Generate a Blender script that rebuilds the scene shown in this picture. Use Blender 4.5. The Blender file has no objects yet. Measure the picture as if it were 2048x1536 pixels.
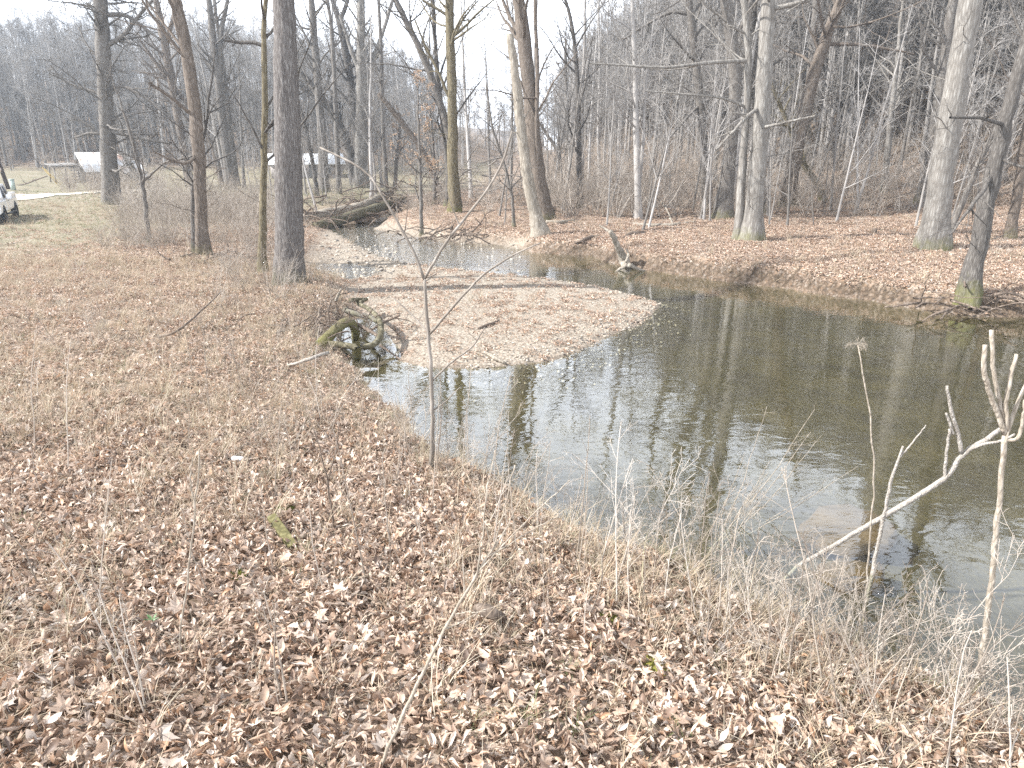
import bpy, bmesh, math
import numpy as np
from mathutils import Vector

# ------------------------------------------------------------------ camera, sky, sun, exposure
F = 1384.0; CZ = 3.0; PITCH = math.radians(19.05)
SC = bpy.context.scene
COL = SC.collection
cam = bpy.data.cameras.new('camera'); cam.sensor_width = 36.0; cam.lens = F / 2048 * 36
cam.clip_start = 0.05; cam.clip_end = 3000
cam_ob = bpy.data.objects.new('camera', cam); COL.objects.link(cam_ob)
cam_ob.location = (0, 0, CZ); cam_ob.rotation_euler = (math.pi / 2 - PITCH, 0, 0)
SC.camera = cam_ob

SUN_AZ = math.radians(-99)      # from straight ahead, towards the left
SUN_EL = math.radians(40)
sun_dir = Vector((math.sin(SUN_AZ) * math.cos(SUN_EL), math.cos(SUN_AZ) * math.cos(SUN_EL), math.sin(SUN_EL)))
sl = bpy.data.lights.new('sun', 'SUN'); sl.energy = 5.0; sl.angle = math.radians(1.2); sl.color = (1.0, 0.985, 0.96)
so = bpy.data.objects.new('sun', sl); COL.objects.link(so)
so.rotation_euler = (-sun_dir).to_track_quat('-Z', 'Y').to_euler(); so.location = (-20, 10, 40)

W = bpy.data.worlds.new('World'); SC.world = W; W.use_nodes = True
wn = W.node_tree; wn.nodes.clear()
def wnode(t, **kw):
    n = wn.nodes.new(t)
    for k, v in kw.items(): setattr(n, k, v)
    return n
w_out = wnode('ShaderNodeOutputWorld'); w_bg = wnode('ShaderNodeBackground'); w_bg.inputs[1].default_value = 0.05
sky = wnode('ShaderNodeTexSky'); sky.sky_type = 'NISHITA'; sky.sun_disc = False
sky.sun_elevation = SUN_EL; sky.sun_rotation = SUN_AZ; sky.air_density = 1.0; sky.dust_density = 2.0; sky.ozone_density = 1.5
tc = wnode('ShaderNodeTexCoord'); sep = wnode('ShaderNodeSeparateXYZ'); wn.links.new(tc.outputs['Generated'], sep.inputs[0])
zadd = wnode('ShaderNodeMath', operation='ADD'); wn.links.new(sep.outputs['Z'], zadd.inputs[0]); zadd.inputs[1].default_value = 0.14
zmax = wnode('ShaderNodeMath', operation='MAXIMUM'); wn.links.new(zadd.outputs[0], zmax.inputs[0]); zmax.inputs[1].default_value = 0.05
dx = wnode('ShaderNodeMath', operation='DIVIDE'); wn.links.new(sep.outputs['X'], dx.inputs[0]); wn.links.new(zmax.outputs[0], dx.inputs[1])
dy = wnode('ShaderNodeMath', operation='DIVIDE'); wn.links.new(sep.outputs['Y'], dy.inputs[0]); wn.links.new(zmax.outputs[0], dy.inputs[1])
cmb = wnode('ShaderNodeCombineXYZ'); wn.links.new(dx.outputs[0], cmb.inputs[0]); wn.links.new(dy.outputs[0], cmb.inputs[1])
cn = wnode('ShaderNodeTexNoise'); cn.inputs['Scale'].default_value = 1.15; cn.inputs['Detail'].default_value = 9; cn.inputs['Roughness'].default_value = 0.55
wn.links.new(cmb.outputs[0], cn.inputs['Vector'])
cr = wnode('ShaderNodeMapRange'); cr.inputs['From Min'].default_value = 0.45; cr.inputs['From Max'].default_value = 0.60
wn.links.new(cn.outputs['Fac'], cr.inputs['Value'])
hz = wnode('ShaderNodeMapRange'); hz.inputs['From Min'].default_value = 0.70; hz.inputs['From Max'].default_value = 0.42
wn.links.new(sep.outputs['Z'], hz.inputs['Value'])
mx = wnode('ShaderNodeMath', operation='MAXIMUM'); wn.links.new(cr.outputs[0], mx.inputs[0]); wn.links.new(hz.outputs[0], mx.inputs[1])
cmix = wnode('ShaderNodeMix'); cmix.data_type = 'RGBA'
wn.links.new(mx.outputs[0], cmix.inputs['Factor']); wn.links.new(sky.outputs[0], cmix.inputs['A'])
cb_n = wnode('ShaderNodeTexNoise'); cb_n.inputs['Scale'].default_value = 0.7; cb_n.inputs['Detail'].default_value = 4
wn.links.new(cmb.outputs[0], cb_n.inputs['Vector'])
cb_r = wnode('ShaderNodeMapRange'); cb_r.inputs['From Min'].default_value = 0.40; cb_r.inputs['From Max'].default_value = 0.60; cb_r.inputs['To Min'].default_value = 7.0; cb_r.inputs['To Max'].default_value = 21.0
wn.links.new(cb_n.outputs['Fac'], cb_r.inputs['Value'])
cb_m = wnode('ShaderNodeMix'); cb_m.data_type = 'FLOAT'; wn.links.new(hz.outputs[0], cb_m.inputs['Factor']); wn.links.new(cb_r.outputs[0], cb_m.inputs['A']); cb_m.inputs['B'].default_value = 27.0
cb_s = wnode('ShaderNodeVectorMath', operation='SCALE'); cb_s.inputs[0].default_value = (0.93, 0.98, 1.06); wn.links.new(cb_m.outputs['Result'], cb_s.inputs['Scale'])
wn.links.new(cb_s.outputs[0], cmix.inputs['B'])
wn.links.new(cmix.outputs['Result'], w_bg.inputs[0]); wn.links.new(w_bg.outputs[0], w_out.inputs[0])

vs = SC.view_settings; vs.view_transform = 'Standard'; vs.look = 'None'; vs.gamma = 1.0; vs.use_curve_mapping = False
vs.exposure = 1.2
SC.cycles.use_denoising = False
SC.cycles.max_bounces = 8; SC.cycles.transparent_max_bounces = 12; SC.cycles.diffuse_bounces = 3
SC.cycles.glossy_bounces = 3; SC.cycles.sample_clamp_indirect = 6.0
SC.cycles.volume_bounces = 0

# ------------------------------------------------------------------ helpers: rays, noise, meshes
rng = np.random.default_rng(11)
cP, sP = math.cos(PITCH), math.sin(PITCH)
def ray(u, v):
    x = (u - 1024) / F; y = (768 - v) / F
    return np.array([x, cP + y * sP, -sP + y * cP])
def G(u, v, z):                       # the place on the level z that the photograph shows at u, v
    d = ray(u, v); t = (z - CZ) / d[2]
    return np.array([d[0] * t, d[1] * t, z])
def atY(u, v, Y):
    d = ray(u, v); t = Y / d[1]
    return np.array([d[0] * t, Y, CZ + d[2] * t])
def cam_depth(p): return p[1] * cP - (p[2] - CZ) * sP

_T = np.random.default_rng(3).random((256, 256))
def vn(x, y):
    xi = np.floor(x).astype(int); yi = np.floor(y).astype(int)
    fx = x - xi; fy = y - yi; fx = fx * fx * (3 - 2 * fx); fy = fy * fy * (3 - 2 * fy)
    a = _T[xi & 255, yi & 255]; b = _T[(xi + 1) & 255, yi & 255]; c = _T[xi & 255, (yi + 1) & 255]; d = _T[(xi + 1) & 255, (yi + 1) & 255]
    return (a * (1 - fx) + b * fx) * (1 - fy) + (c * (1 - fx) + d * fx) * fy - 0.5
def fbm(x, y, o=3):
    r = 0; a = 1.0
    for i in range(o):
        r = r + a * vn(x * 2 ** i + 17.3 * i, y * 2 ** i + 5.1 * i); a *= 0.5
    return r
def sstep(a, b, x):
    t = np.clip((x - a) / (b - a), 0, 1); return t * t * (3 - 2 * t)

def seg_dist(x, y, a, b):
    dx, dy = b[0] - a[0], b[1] - a[1]; L = dx * dx + dy * dy + 1e-12
    t = np.clip(((x - a[0]) * dx + (y - a[1]) * dy) / L, 0, 1)
    return np.hypot(x - a[0] - t * dx, y - a[1] - t * dy)
def poly_sd(x, y, P):
    d = np.full(x.shape, 1e9); ins = np.zeros(x.shape, bool)
    for i in range(len(P)):
        a, b = P[i - 1], P[i]
        d = np.minimum(d, seg_dist(x, y, a, b))
        if a[1] != b[1]:
            c = (a[1] > y) != (b[1] > y)
            ins ^= c & (x < (b[0] - a[0]) * (y - a[1]) / (b[1] - a[1]) + a[0])
    return np.where(ins, -d, d)
def line_sd(x, y, P):                 # + on the right-hand side of the line's direction
    best = np.full(x.shape, 1e9); sg = np.ones(x.shape)
    for i in range(len(P) - 1):
        a, b = P[i], P[i + 1]
        d = seg_dist(x, y, a, b)
        c = (b[0] - a[0]) * (y - a[1]) - (b[1] - a[1]) * (x - a[0])
        m = d < best - 1e-9
        best = np.where(m, d, best); sg = np.where(m, np.where(c < 0, 1.0, -1.0), sg)
    return best * sg

def mesh_np(name, V, Q=None, T=None, smooth=True):
    V = np.asarray(V, float).reshape(-1, 3)
    Q = np.zeros((0, 4), int) if Q is None or len(Q) == 0 else np.asarray(Q, int).reshape(-1, 4)
    T = np.zeros((0, 3), int) if T is None or len(T) == 0 else np.asarray(T, int).reshape(-1, 3)
    me = bpy.data.meshes.new(name)
    me.vertices.add(len(V)); me.vertices.foreach_set('co', V.ravel())
    me.loops.add(Q.size + T.size); me.loops.foreach_set('vertex_index', np.concatenate([Q.ravel(), T.ravel()]))
    n = len(Q) + len(T); me.polygons.add(n)
    me.polygons.foreach_set('loop_start', np.concatenate([np.arange(len(Q)) * 4, len(Q) * 4 + np.arange(len(T)) * 3]))
    if smooth: me.polygons.foreach_set('use_smooth', np.ones(n, bool))
    me.update(calc_edges=True)
    return me
def obj(name, me, mat=None, parent=None, loc=None, link=True):
    o = bpy.data.objects.new(name, me)
    if mat is not None and len(me.materials) == 0: me.materials.append(mat)
    if link: COL.objects.link(o)
    if parent is not None: o.parent = parent
    if loc is not None: o.location = loc
    return o
def tag(o, label=None, cat=None, group=None, kind=None):
    if label: o['label'] = label
    if cat: o['category'] = cat
    if group: o['group'] = group
    if kind: o['kind'] = kind
    return o
def empty(name, loc, label, cat, group=None, rz=0.0):
    o = bpy.data.objects.new(name, None); COL.objects.link(o); o.empty_display_size = 0.2
    o.location = loc; o.rotation_euler = (0, 0, rz)
    return tag(o, label, cat, group)

def norm(a): return a / (np.linalg.norm(a, axis=-1, keepdims=True) + 1e-12)
def tubes(P, R, k, lobes=None):       # P (N,n,3) polylines, R (N,n) radii -> verts, quads
    P = np.asarray(P, float); R = np.asarray(R, float)
    N, n, _ = P.shape
    T = norm(np.gradient(P, axis=1))
    ax = norm(P[:, -1] - P[:, 0]); ref = np.zeros((N, 3)); ref[np.arange(N), np.argmin(np.abs(ax), axis=1)] = 1
    U = norm(np.cross(T, ref[:, None, :])); Vv = np.cross(T, U)
    th = np.arange(k) / k * 2 * math.pi
    rr = R[:, :, None] * (np.ones((1, 1, k)) if lobes is None else lobes)
    ring = P[:, :, None, :] + rr[..., None] * (np.cos(th)[None, None, :, None] * U[:, :, None, :] + np.sin(th)[None, None, :, None] * Vv[:, :, None, :])
    base = (np.arange(N) * n * k)[:, None, None] + (np.arange(n - 1) * k)[None, :, None]
    j = np.arange(k)[None, None, :]; j2 = (j + 1) % k
    Q = np.stack([base + j, base + j2, base + k + j2, base + k + j], -1).reshape(-1, 4)
    return ring.reshape(-1, 3), Q
class MB:
    def __init__(s): s.V = []; s.Q = []; s.T = []; s.n = 0
    def add(s, V, Q=None, T=None):
        V = np.asarray(V, float).reshape(-1, 3)
        if Q is not None and len(Q): s.Q.append(np.asarray(Q, int) + s.n)
        if T is not None and len(T): s.T.append(np.asarray(T, int) + s.n)
        s.V.append(V); s.n += len(V); return s
    def tubes(s, P, R, k, lobes=None): return s.add(*tubes(P, R, k, lobes))
    def tube(s, pts, r, k=8, cap=True):
        P = np.asarray(pts, float)[None]; R = np.broadcast_to(np.asarray(r, float), (P.shape[1],))[None]
        V, Q = tubes(P, R, k); n = P.shape[1]; T = None
        if cap:
            V = np.concatenate([V, P[0, :1], P[0, -1:]]); c0 = n * k; c1 = c0 + 1
            T = [(c0, (j + 1) % k, j) for j in range(k)] + [(c1, (n - 1) * k + j, (n - 1) * k + (j + 1) % k) for j in range(k)]
        return s.add(V, Q, T)
    def box(s, c, d, R=None):
        sg = np.array([[-1, -1, -1], [1, -1, -1], [1, 1, -1], [-1, 1, -1], [-1, -1, 1], [1, -1, 1], [1, 1, 1], [-1, 1, 1]]) * np.asarray(d, float) / 2
        if R is not None: sg = sg @ np.asarray(R, float).T
        return s.add(sg + np.asarray(c, float), [(0, 3, 2, 1), (4, 5, 6, 7), (0, 1, 5, 4), (1, 2, 6, 5), (2, 3, 7, 6), (3, 0, 4, 7)])
    def mesh(s, name, smooth=True):
        return mesh_np(name, np.concatenate(s.V), np.concatenate(s.Q) if s.Q else None, np.concatenate(s.T) if s.T else None, smooth)
    def obj(s, name, mat, parent=None, loc=None, smooth=True): return obj(name, s.mesh(name, smooth), mat, parent, loc)

# ------------------------------------------------------------------ materials
def mat_new(name):
    m = bpy.data.materials.new(name); m.use_nodes = True; m.node_tree.nodes.clear()
    nt = m.node_tree
    def nd(t, **kw):
        n = nt.nodes.new(t)
        for k, v in kw.items():
            if k.startswith('i_'):
                key = k[2:].replace('_', ' '); n.inputs[int(key) if key.isdigit() else key].default_value = v
            else: setattr(n, k, v)
        return n
    return m, nt, nd, nt.links.new
def ramp(nd, stops, interp='LINEAR'):
    r = nd('ShaderNodeValToRGB'); e = r.color_ramp.elements; r.color_ramp.interpolation = interp
    e[0].position, e[0].color = stops[0][0], (*stops[0][1], 1); e[1].position, e[1].color = stops[-1][0], (*stops[-1][1], 1)
    for p, c in stops[1:-1]:
        q = e.new(p); q.color = (*c, 1)
    return r
def mixc(nd, L, fac, a, b, blend='MIX'):
    m = nd('ShaderNodeMix', data_type='RGBA', blend_type=blend)
    for s, x in (('Factor', fac), ('A', a), ('B', b)):
        if isinstance(x, (tuple, list)): m.inputs[s].default_value = (*x, 1)
        elif isinstance(x, (int, float)): m.inputs[s].default_value = x
        else: L(x, m.inputs[s])
    return m.outputs['Result']
def math_n(nd, L, op, a, b=None, clamp=False):
    m = nd('ShaderNodeMath', operation=op, use_clamp=clamp)
    for i, x in enumerate((a, b)):
        if x is None: continue
        if isinstance(x, (int, float)): m.inputs[i].default_value = x
        else: L(x, m.inputs[i])
    return m.outputs[0]

def bark(name, c1, c2, c3, sc=14.0, stretch=0.16, moss=0.0, bump=0.6, rough=0.92):
    m, nt, nd, L = mat_new(name)
    tcn = nd('ShaderNodeTexCoord'); mp = nd('ShaderNodeMapping'); mp.inputs['Scale'].default_value = (1, 1, stretch)
    L(tcn.outputs['Object'], mp.inputs[0])
    no = nd('ShaderNodeTexNoise', i_Scale=sc, i_Detail=6.0, i_Roughness=0.65); L(mp.outputs[0], no.inputs['Vector'])
    vo = nd('ShaderNodeTexVoronoi', feature='DISTANCE_TO_EDGE', i_Scale=sc * 1.6); L(mp.outputs[0], vo.inputs['Vector'])
    big = nd('ShaderNodeTexNoise', i_Scale=1.7, i_Detail=3.0); L(tcn.outputs['Object'], big.inputs['Vector'])
    e = math_n(nd, L, 'MULTIPLY', vo.outputs['Distance'], 2.2, True)
    h = math_n(nd, L, 'ADD', math_n(nd, L, 'MULTIPLY', no.outputs['Fac'], 0.75), math_n(nd, L, 'MULTIPLY', e, 0.35))
    r = ramp(nd, [(0.25, c1), (0.5, c2), (0.72, c3)]); L(h, r.inputs[0])
    col = mixc(nd, L, math_n(nd, L, 'MULTIPLY', big.outputs['Fac'], 0.5), r.outputs[0], tuple(x * 0.72 for x in c2))
    oi = nd('ShaderNodeObjectInfo')
    if moss > 0:
        sp = nd('ShaderNodeSeparateXYZ'); L(tcn.outputs['Object'], sp.inputs[0])
        mr = nd('ShaderNodeMapRange', i_From_Min=1.1, i_From_Max=0.0); L(sp.outputs['Z'], mr.inputs['Value'])
        mn = nd('ShaderNodeTexNoise', i_Scale=5.0, i_Detail=4.0); L(tcn.outputs['Object'], mn.inputs['Vector'])
        f = math_n(nd, L, 'MULTIPLY', math_n(nd, L, 'SUBTRACT', math_n(nd, L, 'ADD', mr.outputs[0], mn.outputs['Fac']), 1.05, True), moss * 1.7, True)
        col = mixc(nd, L, f, col, (0.13, 0.13, 0.028))
    b = nd('ShaderNodeBump', i_Strength=bump, i_Distance=0.03); L(h, b.inputs['Height'])
    p = nd('ShaderNodeBsdfPrincipled', i_Roughness=rough); p.inputs['Specular IOR Level'].default_value = 0.25
    L(col, p.inputs['Base Color']); L(b.outputs[0], p.inputs['Normal'])
    o = nd('ShaderNodeOutputMaterial'); L(p.outputs[0], o.inputs[0]); return m
def plain(name, c, rough=0.6, metal=0.0, var=0.15, sc=6.0, spec=0.4, coat=0.0):
    m, nt, nd, L = mat_new(name)
    tcn = nd('ShaderNodeTexCoord'); no = nd('ShaderNodeTexNoise', i_Scale=sc, i_Detail=5.0); L(tcn.outputs['Object'], no.inputs['Vector'])
    col = mixc(nd, L, no.outputs['Fac'], tuple(x * (1 - var) for x in c), tuple(min(1, x * (1 + var)) for x in c))
    p = nd('ShaderNodeBsdfPrincipled', i_Roughness=rough, i_Metallic=metal); p.inputs['Specular IOR Level'].default_value = spec
    p.inputs['Coat Weight'].default_value = coat
    L(col, p.inputs['Base Color']); o = nd('ShaderNodeOutputMaterial'); L(p.outputs[0], o.inputs[0]); return m
def by_random(name, stops, rough=0.75, trans=0.25, mottle=8.0, spec=0.3, attr=None):
    """colour picked per object/instance (and per piece where the mesh carries 'tint')"""
    m, nt, nd, L = mat_new(name)
    oi = nd('ShaderNodeObjectInfo'); at = nd('ShaderNodeAttribute', attribute_name='tint')
    f = math_n(nd, L, 'FRACT', math_n(nd, L, 'ADD', oi.outputs['Random'], at.outputs['Fac']))
    r = ramp(nd, stops); L(f, r.inputs[0])
    tcn = nd('ShaderNodeTexCoord'); no = nd('ShaderNodeTexNoise', i_Scale=mottle, i_Detail=4.0); L(tcn.outputs['Object'], no.inputs['Vector'])
    hs = nd('ShaderNodeHueSaturation'); L(r.outputs[0], hs.inputs['Color'])
    L(math_n(nd, L, 'ADD', math_n(nd, L, 'MULTIPLY', no.outputs['Fac'], 0.7), 0.65), hs.inputs['Value'])
    p = nd('ShaderNodeBsdfPrincipled', i_Roughness=rough); p.inputs['Specular IOR Level'].default_value = spec
    L(hs.outputs[0], p.inputs['Base Color'])
    o = nd('ShaderNodeOutputMaterial')
    if trans > 0:
        t = nd('ShaderNodeBsdfTranslucent'); L(hs.outputs[0], t.inputs[0])
        ms = nd('ShaderNodeMixShader', i_0=trans); L(p.outputs[0], ms.inputs[1]); L(t.outputs[0], ms.inputs[2]); L(ms.outputs[0], o.inputs[0])
    else: L(p.outputs[0], o.inputs[0])
    return m

M = {}
M['bark_grey'] = bark('bark_grey', (0.056, 0.048, 0.042), (0.152, 0.136, 0.120), (0.272, 0.256, 0.232), moss=0.5)
M['bark_pale'] = bark('bark_pale', (0.094, 0.083, 0.072), (0.216, 0.198, 0.176), (0.346, 0.331, 0.302), sc=9, moss=0.6)
M['bark_brown'] = bark('bark_brown', (0.060, 0.046, 0.037), (0.152, 0.124, 0.100), (0.272, 0.228, 0.192), moss=0.5)
M['bark_dark'] = bark('bark_dark', (0.038, 0.033, 0.029), (0.106, 0.095, 0.085), (0.204, 0.189, 0.170), moss=0.7)
M['bark_mossy'] = bark('bark_mossy', (0.05, 0.042, 0.028), (0.145, 0.12, 0.075), (0.27, 0.235, 0.155), moss=0.8)
M['bark_far'] = bark('bark_far', (0.09, 0.08, 0.07), (0.2, 0.18, 0.155), (0.33, 0.3, 0.27), sc=8)
M['bark_ridged'] = bark('bark_ridged', (0.051, 0.044, 0.040), (0.145, 0.129, 0.119), (0.357, 0.340, 0.319), sc=30, stretch=0.07, moss=0.4, bump=1.0)
M['twig'] = bark('twig', (0.13, 0.11, 0.09), (0.24, 0.21, 0.18), (0.38, 0.34, 0.3), sc=6)
M['twig_pale'] = bark('twig_pale', (0.13, 0.11, 0.09), (0.36, 0.325, 0.285), (0.5, 0.47, 0.43), sc=26, stretch=0.5)
M['twig_tan'] = bark('twig_tan', (0.2, 0.165, 0.125), (0.36, 0.31, 0.25), (0.52, 0.47, 0.4), sc=20, stretch=0.3)
M['driftwood'] = bark('driftwood', (0.12, 0.1, 0.08), (0.27, 0.235, 0.19), (0.45, 0.41, 0.35), sc=10)
M['dead_wood'] = bark('dead_wood', (0.06, 0.045, 0.035), (0.15, 0.115, 0.09), (0.28, 0.23, 0.185), sc=10)
M['moss_wood'] = bark('moss_wood', (0.045, 0.04, 0.026), (0.12, 0.105, 0.065), (0.26, 0.235, 0.17), sc=5, stretch=0.8)
LEAF_STOPS = [(0.0, (0.223, 0.148, 0.106)), (0.14, (0.442, 0.318, 0.237)), (0.28, (0.582, 0.455, 0.357)), (0.42, (0.285, 0.186, 0.126)), (0.55, (0.680, 0.568, 0.470)),
              (0.65, (0.471, 0.323, 0.223)), (0.76, (0.706, 0.620, 0.539)), (0.86, (0.133, 0.091, 0.068)), (0.93, (0.490, 0.304, 0.187)), (1.0, (0.532, 0.452, 0.385))]
M['leaf'] = by_random('leaf', LEAF_STOPS, rough=0.55, trans=0.22, mottle=14, spec=0.45)
M['beech_leaf'] = by_random('beech_leaf', [(0, (0.40, 0.26, 0.17)), (0.5, (0.50, 0.35, 0.24)), (1, (0.5, 0.40, 0.30))], trans=0.4)
M['straw'] = by_random('straw', [(0, (0.33, 0.26, 0.18)), (0.3, (0.47, 0.39, 0.29)), (0.6, (0.40, 0.30, 0.20)), (0.85, (0.55, 0.48, 0.38)), (1, (0.31, 0.28, 0.17))], rough=0.7, trans=0.2)
M['green_grass'] = by_random('green_grass', [(0, (0.12, 0.15, 0.06)), (0.5, (0.2, 0.21, 0.10)), (1, (0.33, 0.295, 0.19))], rough=0.6, trans=0.25)
M['brush_twig'] = by_random('brush_twig', [(0, (0.20, 0.165, 0.135)), (0.4, (0.31, 0.265, 0.22)), (0.7, (0.39, 0.335, 0.28)), (1, (0.47, 0.425, 0.375))], rough=0.85, trans=0.0, spec=0.2)
M['far_tree'] = by_random('far_tree', [(0, (0.15, 0.137, 0.123)), (0.4, (0.23, 0.213, 0.195)), (0.7, (0.30, 0.28, 0.26)), (1, (0.38, 0.36, 0.34))], rough=0.9, trans=0.0, mottle=1.5, spec=0.2)
M['stone'] = by_random('stone', [(0, (0.16, 0.14, 0.12)), (0.3, (0.34, 0.29, 0.23)), (0.6, (0.42, 0.37, 0.31)), (0.8, (0.09, 0.08, 0.075)), (1, (0.5, 0.43, 0.34))], rough=0.6, trans=0.0, mottle=9)
M['moss'] = by_random('moss', [(0, (0.13, 0.14, 0.03)), (1, (0.24, 0.22, 0.05))], rough=0.9, trans=0.1, mottle=30)

# ------------------------------------------------------------------ the lie of the land
ZW = -1.3
near_shore = [(2900, 1863), (2300, 1593), (2048, 1475), (1900, 1408), (1800, 1355), (1700, 1295), (1600, 1253), (1500, 1213), (1400, 1156), (1280, 1109), (1180, 1068), (1110, 1028), (1050, 982), (960, 944), (900, 914), (830, 862), (765, 804), (718, 759), (690, 718), (655, 694), (638, 668), (655, 645), (690, 632), (730, 634), (765, 652), (790, 690), (805, 722), (850, 735)]
bar_near = [(950, 738), (1020, 730), (1100, 722), (1165, 700), (1210, 676), (1265, 655), (1308, 630), (1322, 608)]
bar_far = [(1280, 592), (1220, 578), (1130, 563), (1050, 553), (970, 545), (900, 538), (850, 532), (800, 526)]
riffle_left = [(770, 520), (730, 503), (695, 483), (662, 464), (660, 455), (690, 447), (735, 441), (765, 430), (790, 420), (850, 412)]
far_shore = [(856, 418), (810, 432), (790, 442), (750, 458), (830, 474), (900, 483), (1000, 492), (1080, 505), (1180, 511), (1240, 530), (1330, 546), (1430, 560), (1550, 575),
             (1650, 590), (1750, 602), (1830, 615), (1900, 628), (1960, 632), (2048, 634), (2300, 650), (2900, 690)]
WATER = [G(u, v, ZW)[:2] for u, v in near_shore + bar_near + bar_far + riffle_left + far_shore]
POOL = [G(u, v, ZW)[:2] for u, v in [(612, 540), (640, 526), (690, 528), (730, 529), (762, 538), (752, 552), (700, 561), (650, 552)]]
BAR = [G(u, v, ZW)[:2] for u, v in [(690, 600), (720, 625), (765, 645), (795, 690), (850, 738)] + bar_near + bar_far + [(760, 545), (700, 565)]]
MID = [G(u, v, ZW)[:2] for u, v in [(2900, 1000), (2100, 850), (1700, 790), (1420, 640), (1230, 548), (900, 505), (730, 455), (800, 428), (852, 415)]] + [np.array((2, 70)), np.array((2, 400))]
RIFF = [G(u, v, ZW)[:2] for u, v in [(655, 455), (740, 450), (900, 480), (1050, 495), (1040, 545), (850, 540), (700, 565), (610, 540)]]
FOOT_R = [np.array(p, float) for p in [(75, -25), (52, 14), (28, 40), (13.5, 63), (6, 95), (7, 130), (20, 300), (40, 560)]]
FOOT_L = [np.array(p, float) for p in [(-500, 96), (-26, 100), (4, 150), (8, 260), (20, 500)]]
def terrain(x, y, full=False):
    x = np.asarray(x, float); y = np.asarray(y, float)
    dw = np.minimum(poly_sd(x, y, WATER), poly_sd(x, y, POOL))
    wob = 0.3 * fbm(x * 1.1 + 3, y * 1.1, 4) * np.clip(0.35 + np.abs(poly_sd(x, y, BAR)) * 0.6, 0, 1)
    d = dw + np.where(np.abs(dw) < 3, wob, 0)
    sb = poly_sd(x, y, BAR); rf = poly_sd(x, y, RIFF)
    mid = line_sd(x, y, MID)
    dp = np.maximum(d, 0)
    zl = -0.9 * (1 - np.exp(-np.maximum(y, 0) / 14))
    zleft = ZW + (zl - ZW) * (0.27 * (1 - np.exp(-(dp / 0.4) ** 1.5)) + 0.73 * (1 - np.exp(-dp / 2.3)))
    zfar = ZW + 0.52 * (1 - np.exp(-(dp / 0.22) ** 2)) + 0.32 * (1 - np.exp(-dp / 5.0))
    z = zleft + (zfar - zleft) * sstep(-2.5, 2.5, mid)
    zbar = ZW + 0.05 * (1 - np.exp(-dp / 0.3)) + 0.17 * (1 - np.exp(-dp / 1.6))
    wb = sstep(0.9, -0.3, sb); z = z + (zbar - z) * wb
    wr = sstep(0.8, -0.6, rf); z = np.where(d > 0, z + (ZW + 0.05 - z) * wr * 0.9, z)
    lump = (0.13 * fbm(x * 0.55, y * 0.55, 2) + 0.085 * fbm(x * 2.0, y * 2.0, 3)) * (1 - 0.75 * wb) * (1 - wr)
    z = z + lump * np.clip(dp / 0.8, 0, 1)
    depth = 0.52 + (0.07 - 0.52) * wr
    bed = ZW - depth * (1 - np.exp(np.minimum(d, 0) / 1.1)) + 0.05 * fbm(x * 1.3, y * 1.3, 3) * np.clip(-d, 0, 1) * (1 - 0.4 * wr)
    z = np.where(d > 0, z, np.minimum(bed, ZW - 0.015 + 0.05 * wr * vn(x * 2, y * 2)))
    for foot, sl_, hm, w in ((FOOT_R, 0.70, 25.0, 5.0), (FOOT_L, 0.36, 26.0, 8.0)):
        s = line_sd(x, y, foot); s = -s if foot is FOOT_L else s
        r = np.maximum((s + np.sqrt(s * s + w * w)) / 2 - w * 0.12, 0)
        rise = hm * (1 - np.exp(-r * sl_ / hm))
        z = z + rise * (d > 0) * np.clip(dp / 3, 0, 1) + 1.1 * fbm(x * 0.05, y * 0.05, 2) * np.clip(rise / 6, 0, 1)
    if full: return z, d, sb, rf, mid
    return z
def Hh(x, y): return float(terrain(np.array([x]), np.array([y]))[0])
def GT(u, v):                          # where the ground itself stands at u, v
    z = -0.5
    for i in range(14):
        p = G(u, v, z); z = 0.5 * z + 0.5 * Hh(p[0], p[1])
    p = G(u, v, z); p[2] = Hh(p[0], p[1]); return p

# ground: one sheet, fine near the camera and coarser to the horizon
NR, NC = 680, 520
yy = -9 + 4.0 * np.exp(np.linspace(0, math.log(560 / 4.0), NR)); ss = np.linspace(-1.55, 1.55, NC)
X = ss[None, :] * (yy[:, None] + 16); Y = np.repeat(yy[:, None], NC, 1)
Zt, Dt, SBt, RFt, MDt = terrain(X.ravel(), Y.ravel(), True)
ii = (np.arange(NR - 1)[:, None] * NC + np.arange(NC - 1)[None, :]).ravel()
g_me = mesh_np('ground', np.stack([X.ravel(), Y.ravel(), Zt], 1), np.stack([ii, ii + 1, ii + NC + 1, ii + NC], 1))
xr, yr = X.ravel(), Y.ravel()
field = sstep(30, 44, yr + 0.35 * xr + 6 * fbm(xr * 0.15, yr * 0.15)) * sstep(-3.5, -7, MDt) * sstep(3, -4, line_sd(xr, yr, FOOT_L) * -1)
field = np.maximum(field, 0.9 * sstep(-13, -19, xr - 4 * fbm(xr * .2, yr * .2)) * sstep(22, 30, yr) * sstep(-3.5, -7, MDt) * sstep(3, -4, line_sd(xr, yr, FOOT_L) * -1))
barw = np.maximum(sstep(0.7, -0.3, SBt), sstep(0.5, -0.5, RFt)) * (Dt > -0.3)
wet = sstep(0.10, 0.0, Dt)
hillw = np.maximum(sstep(0, 8, line_sd(xr, yr, FOOT_R)), sstep(0, 8, -line_sd(xr, yr, FOOT_L)))
for nm, arr in (('field', field), ('bar', barw), ('wet', wet), ('hill', hillw)):
    a = g_me.attributes.new(nm, 'FLOAT', 'POINT'); a.data.foreach_set('value', np.asarray(arr, np.float32))

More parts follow.
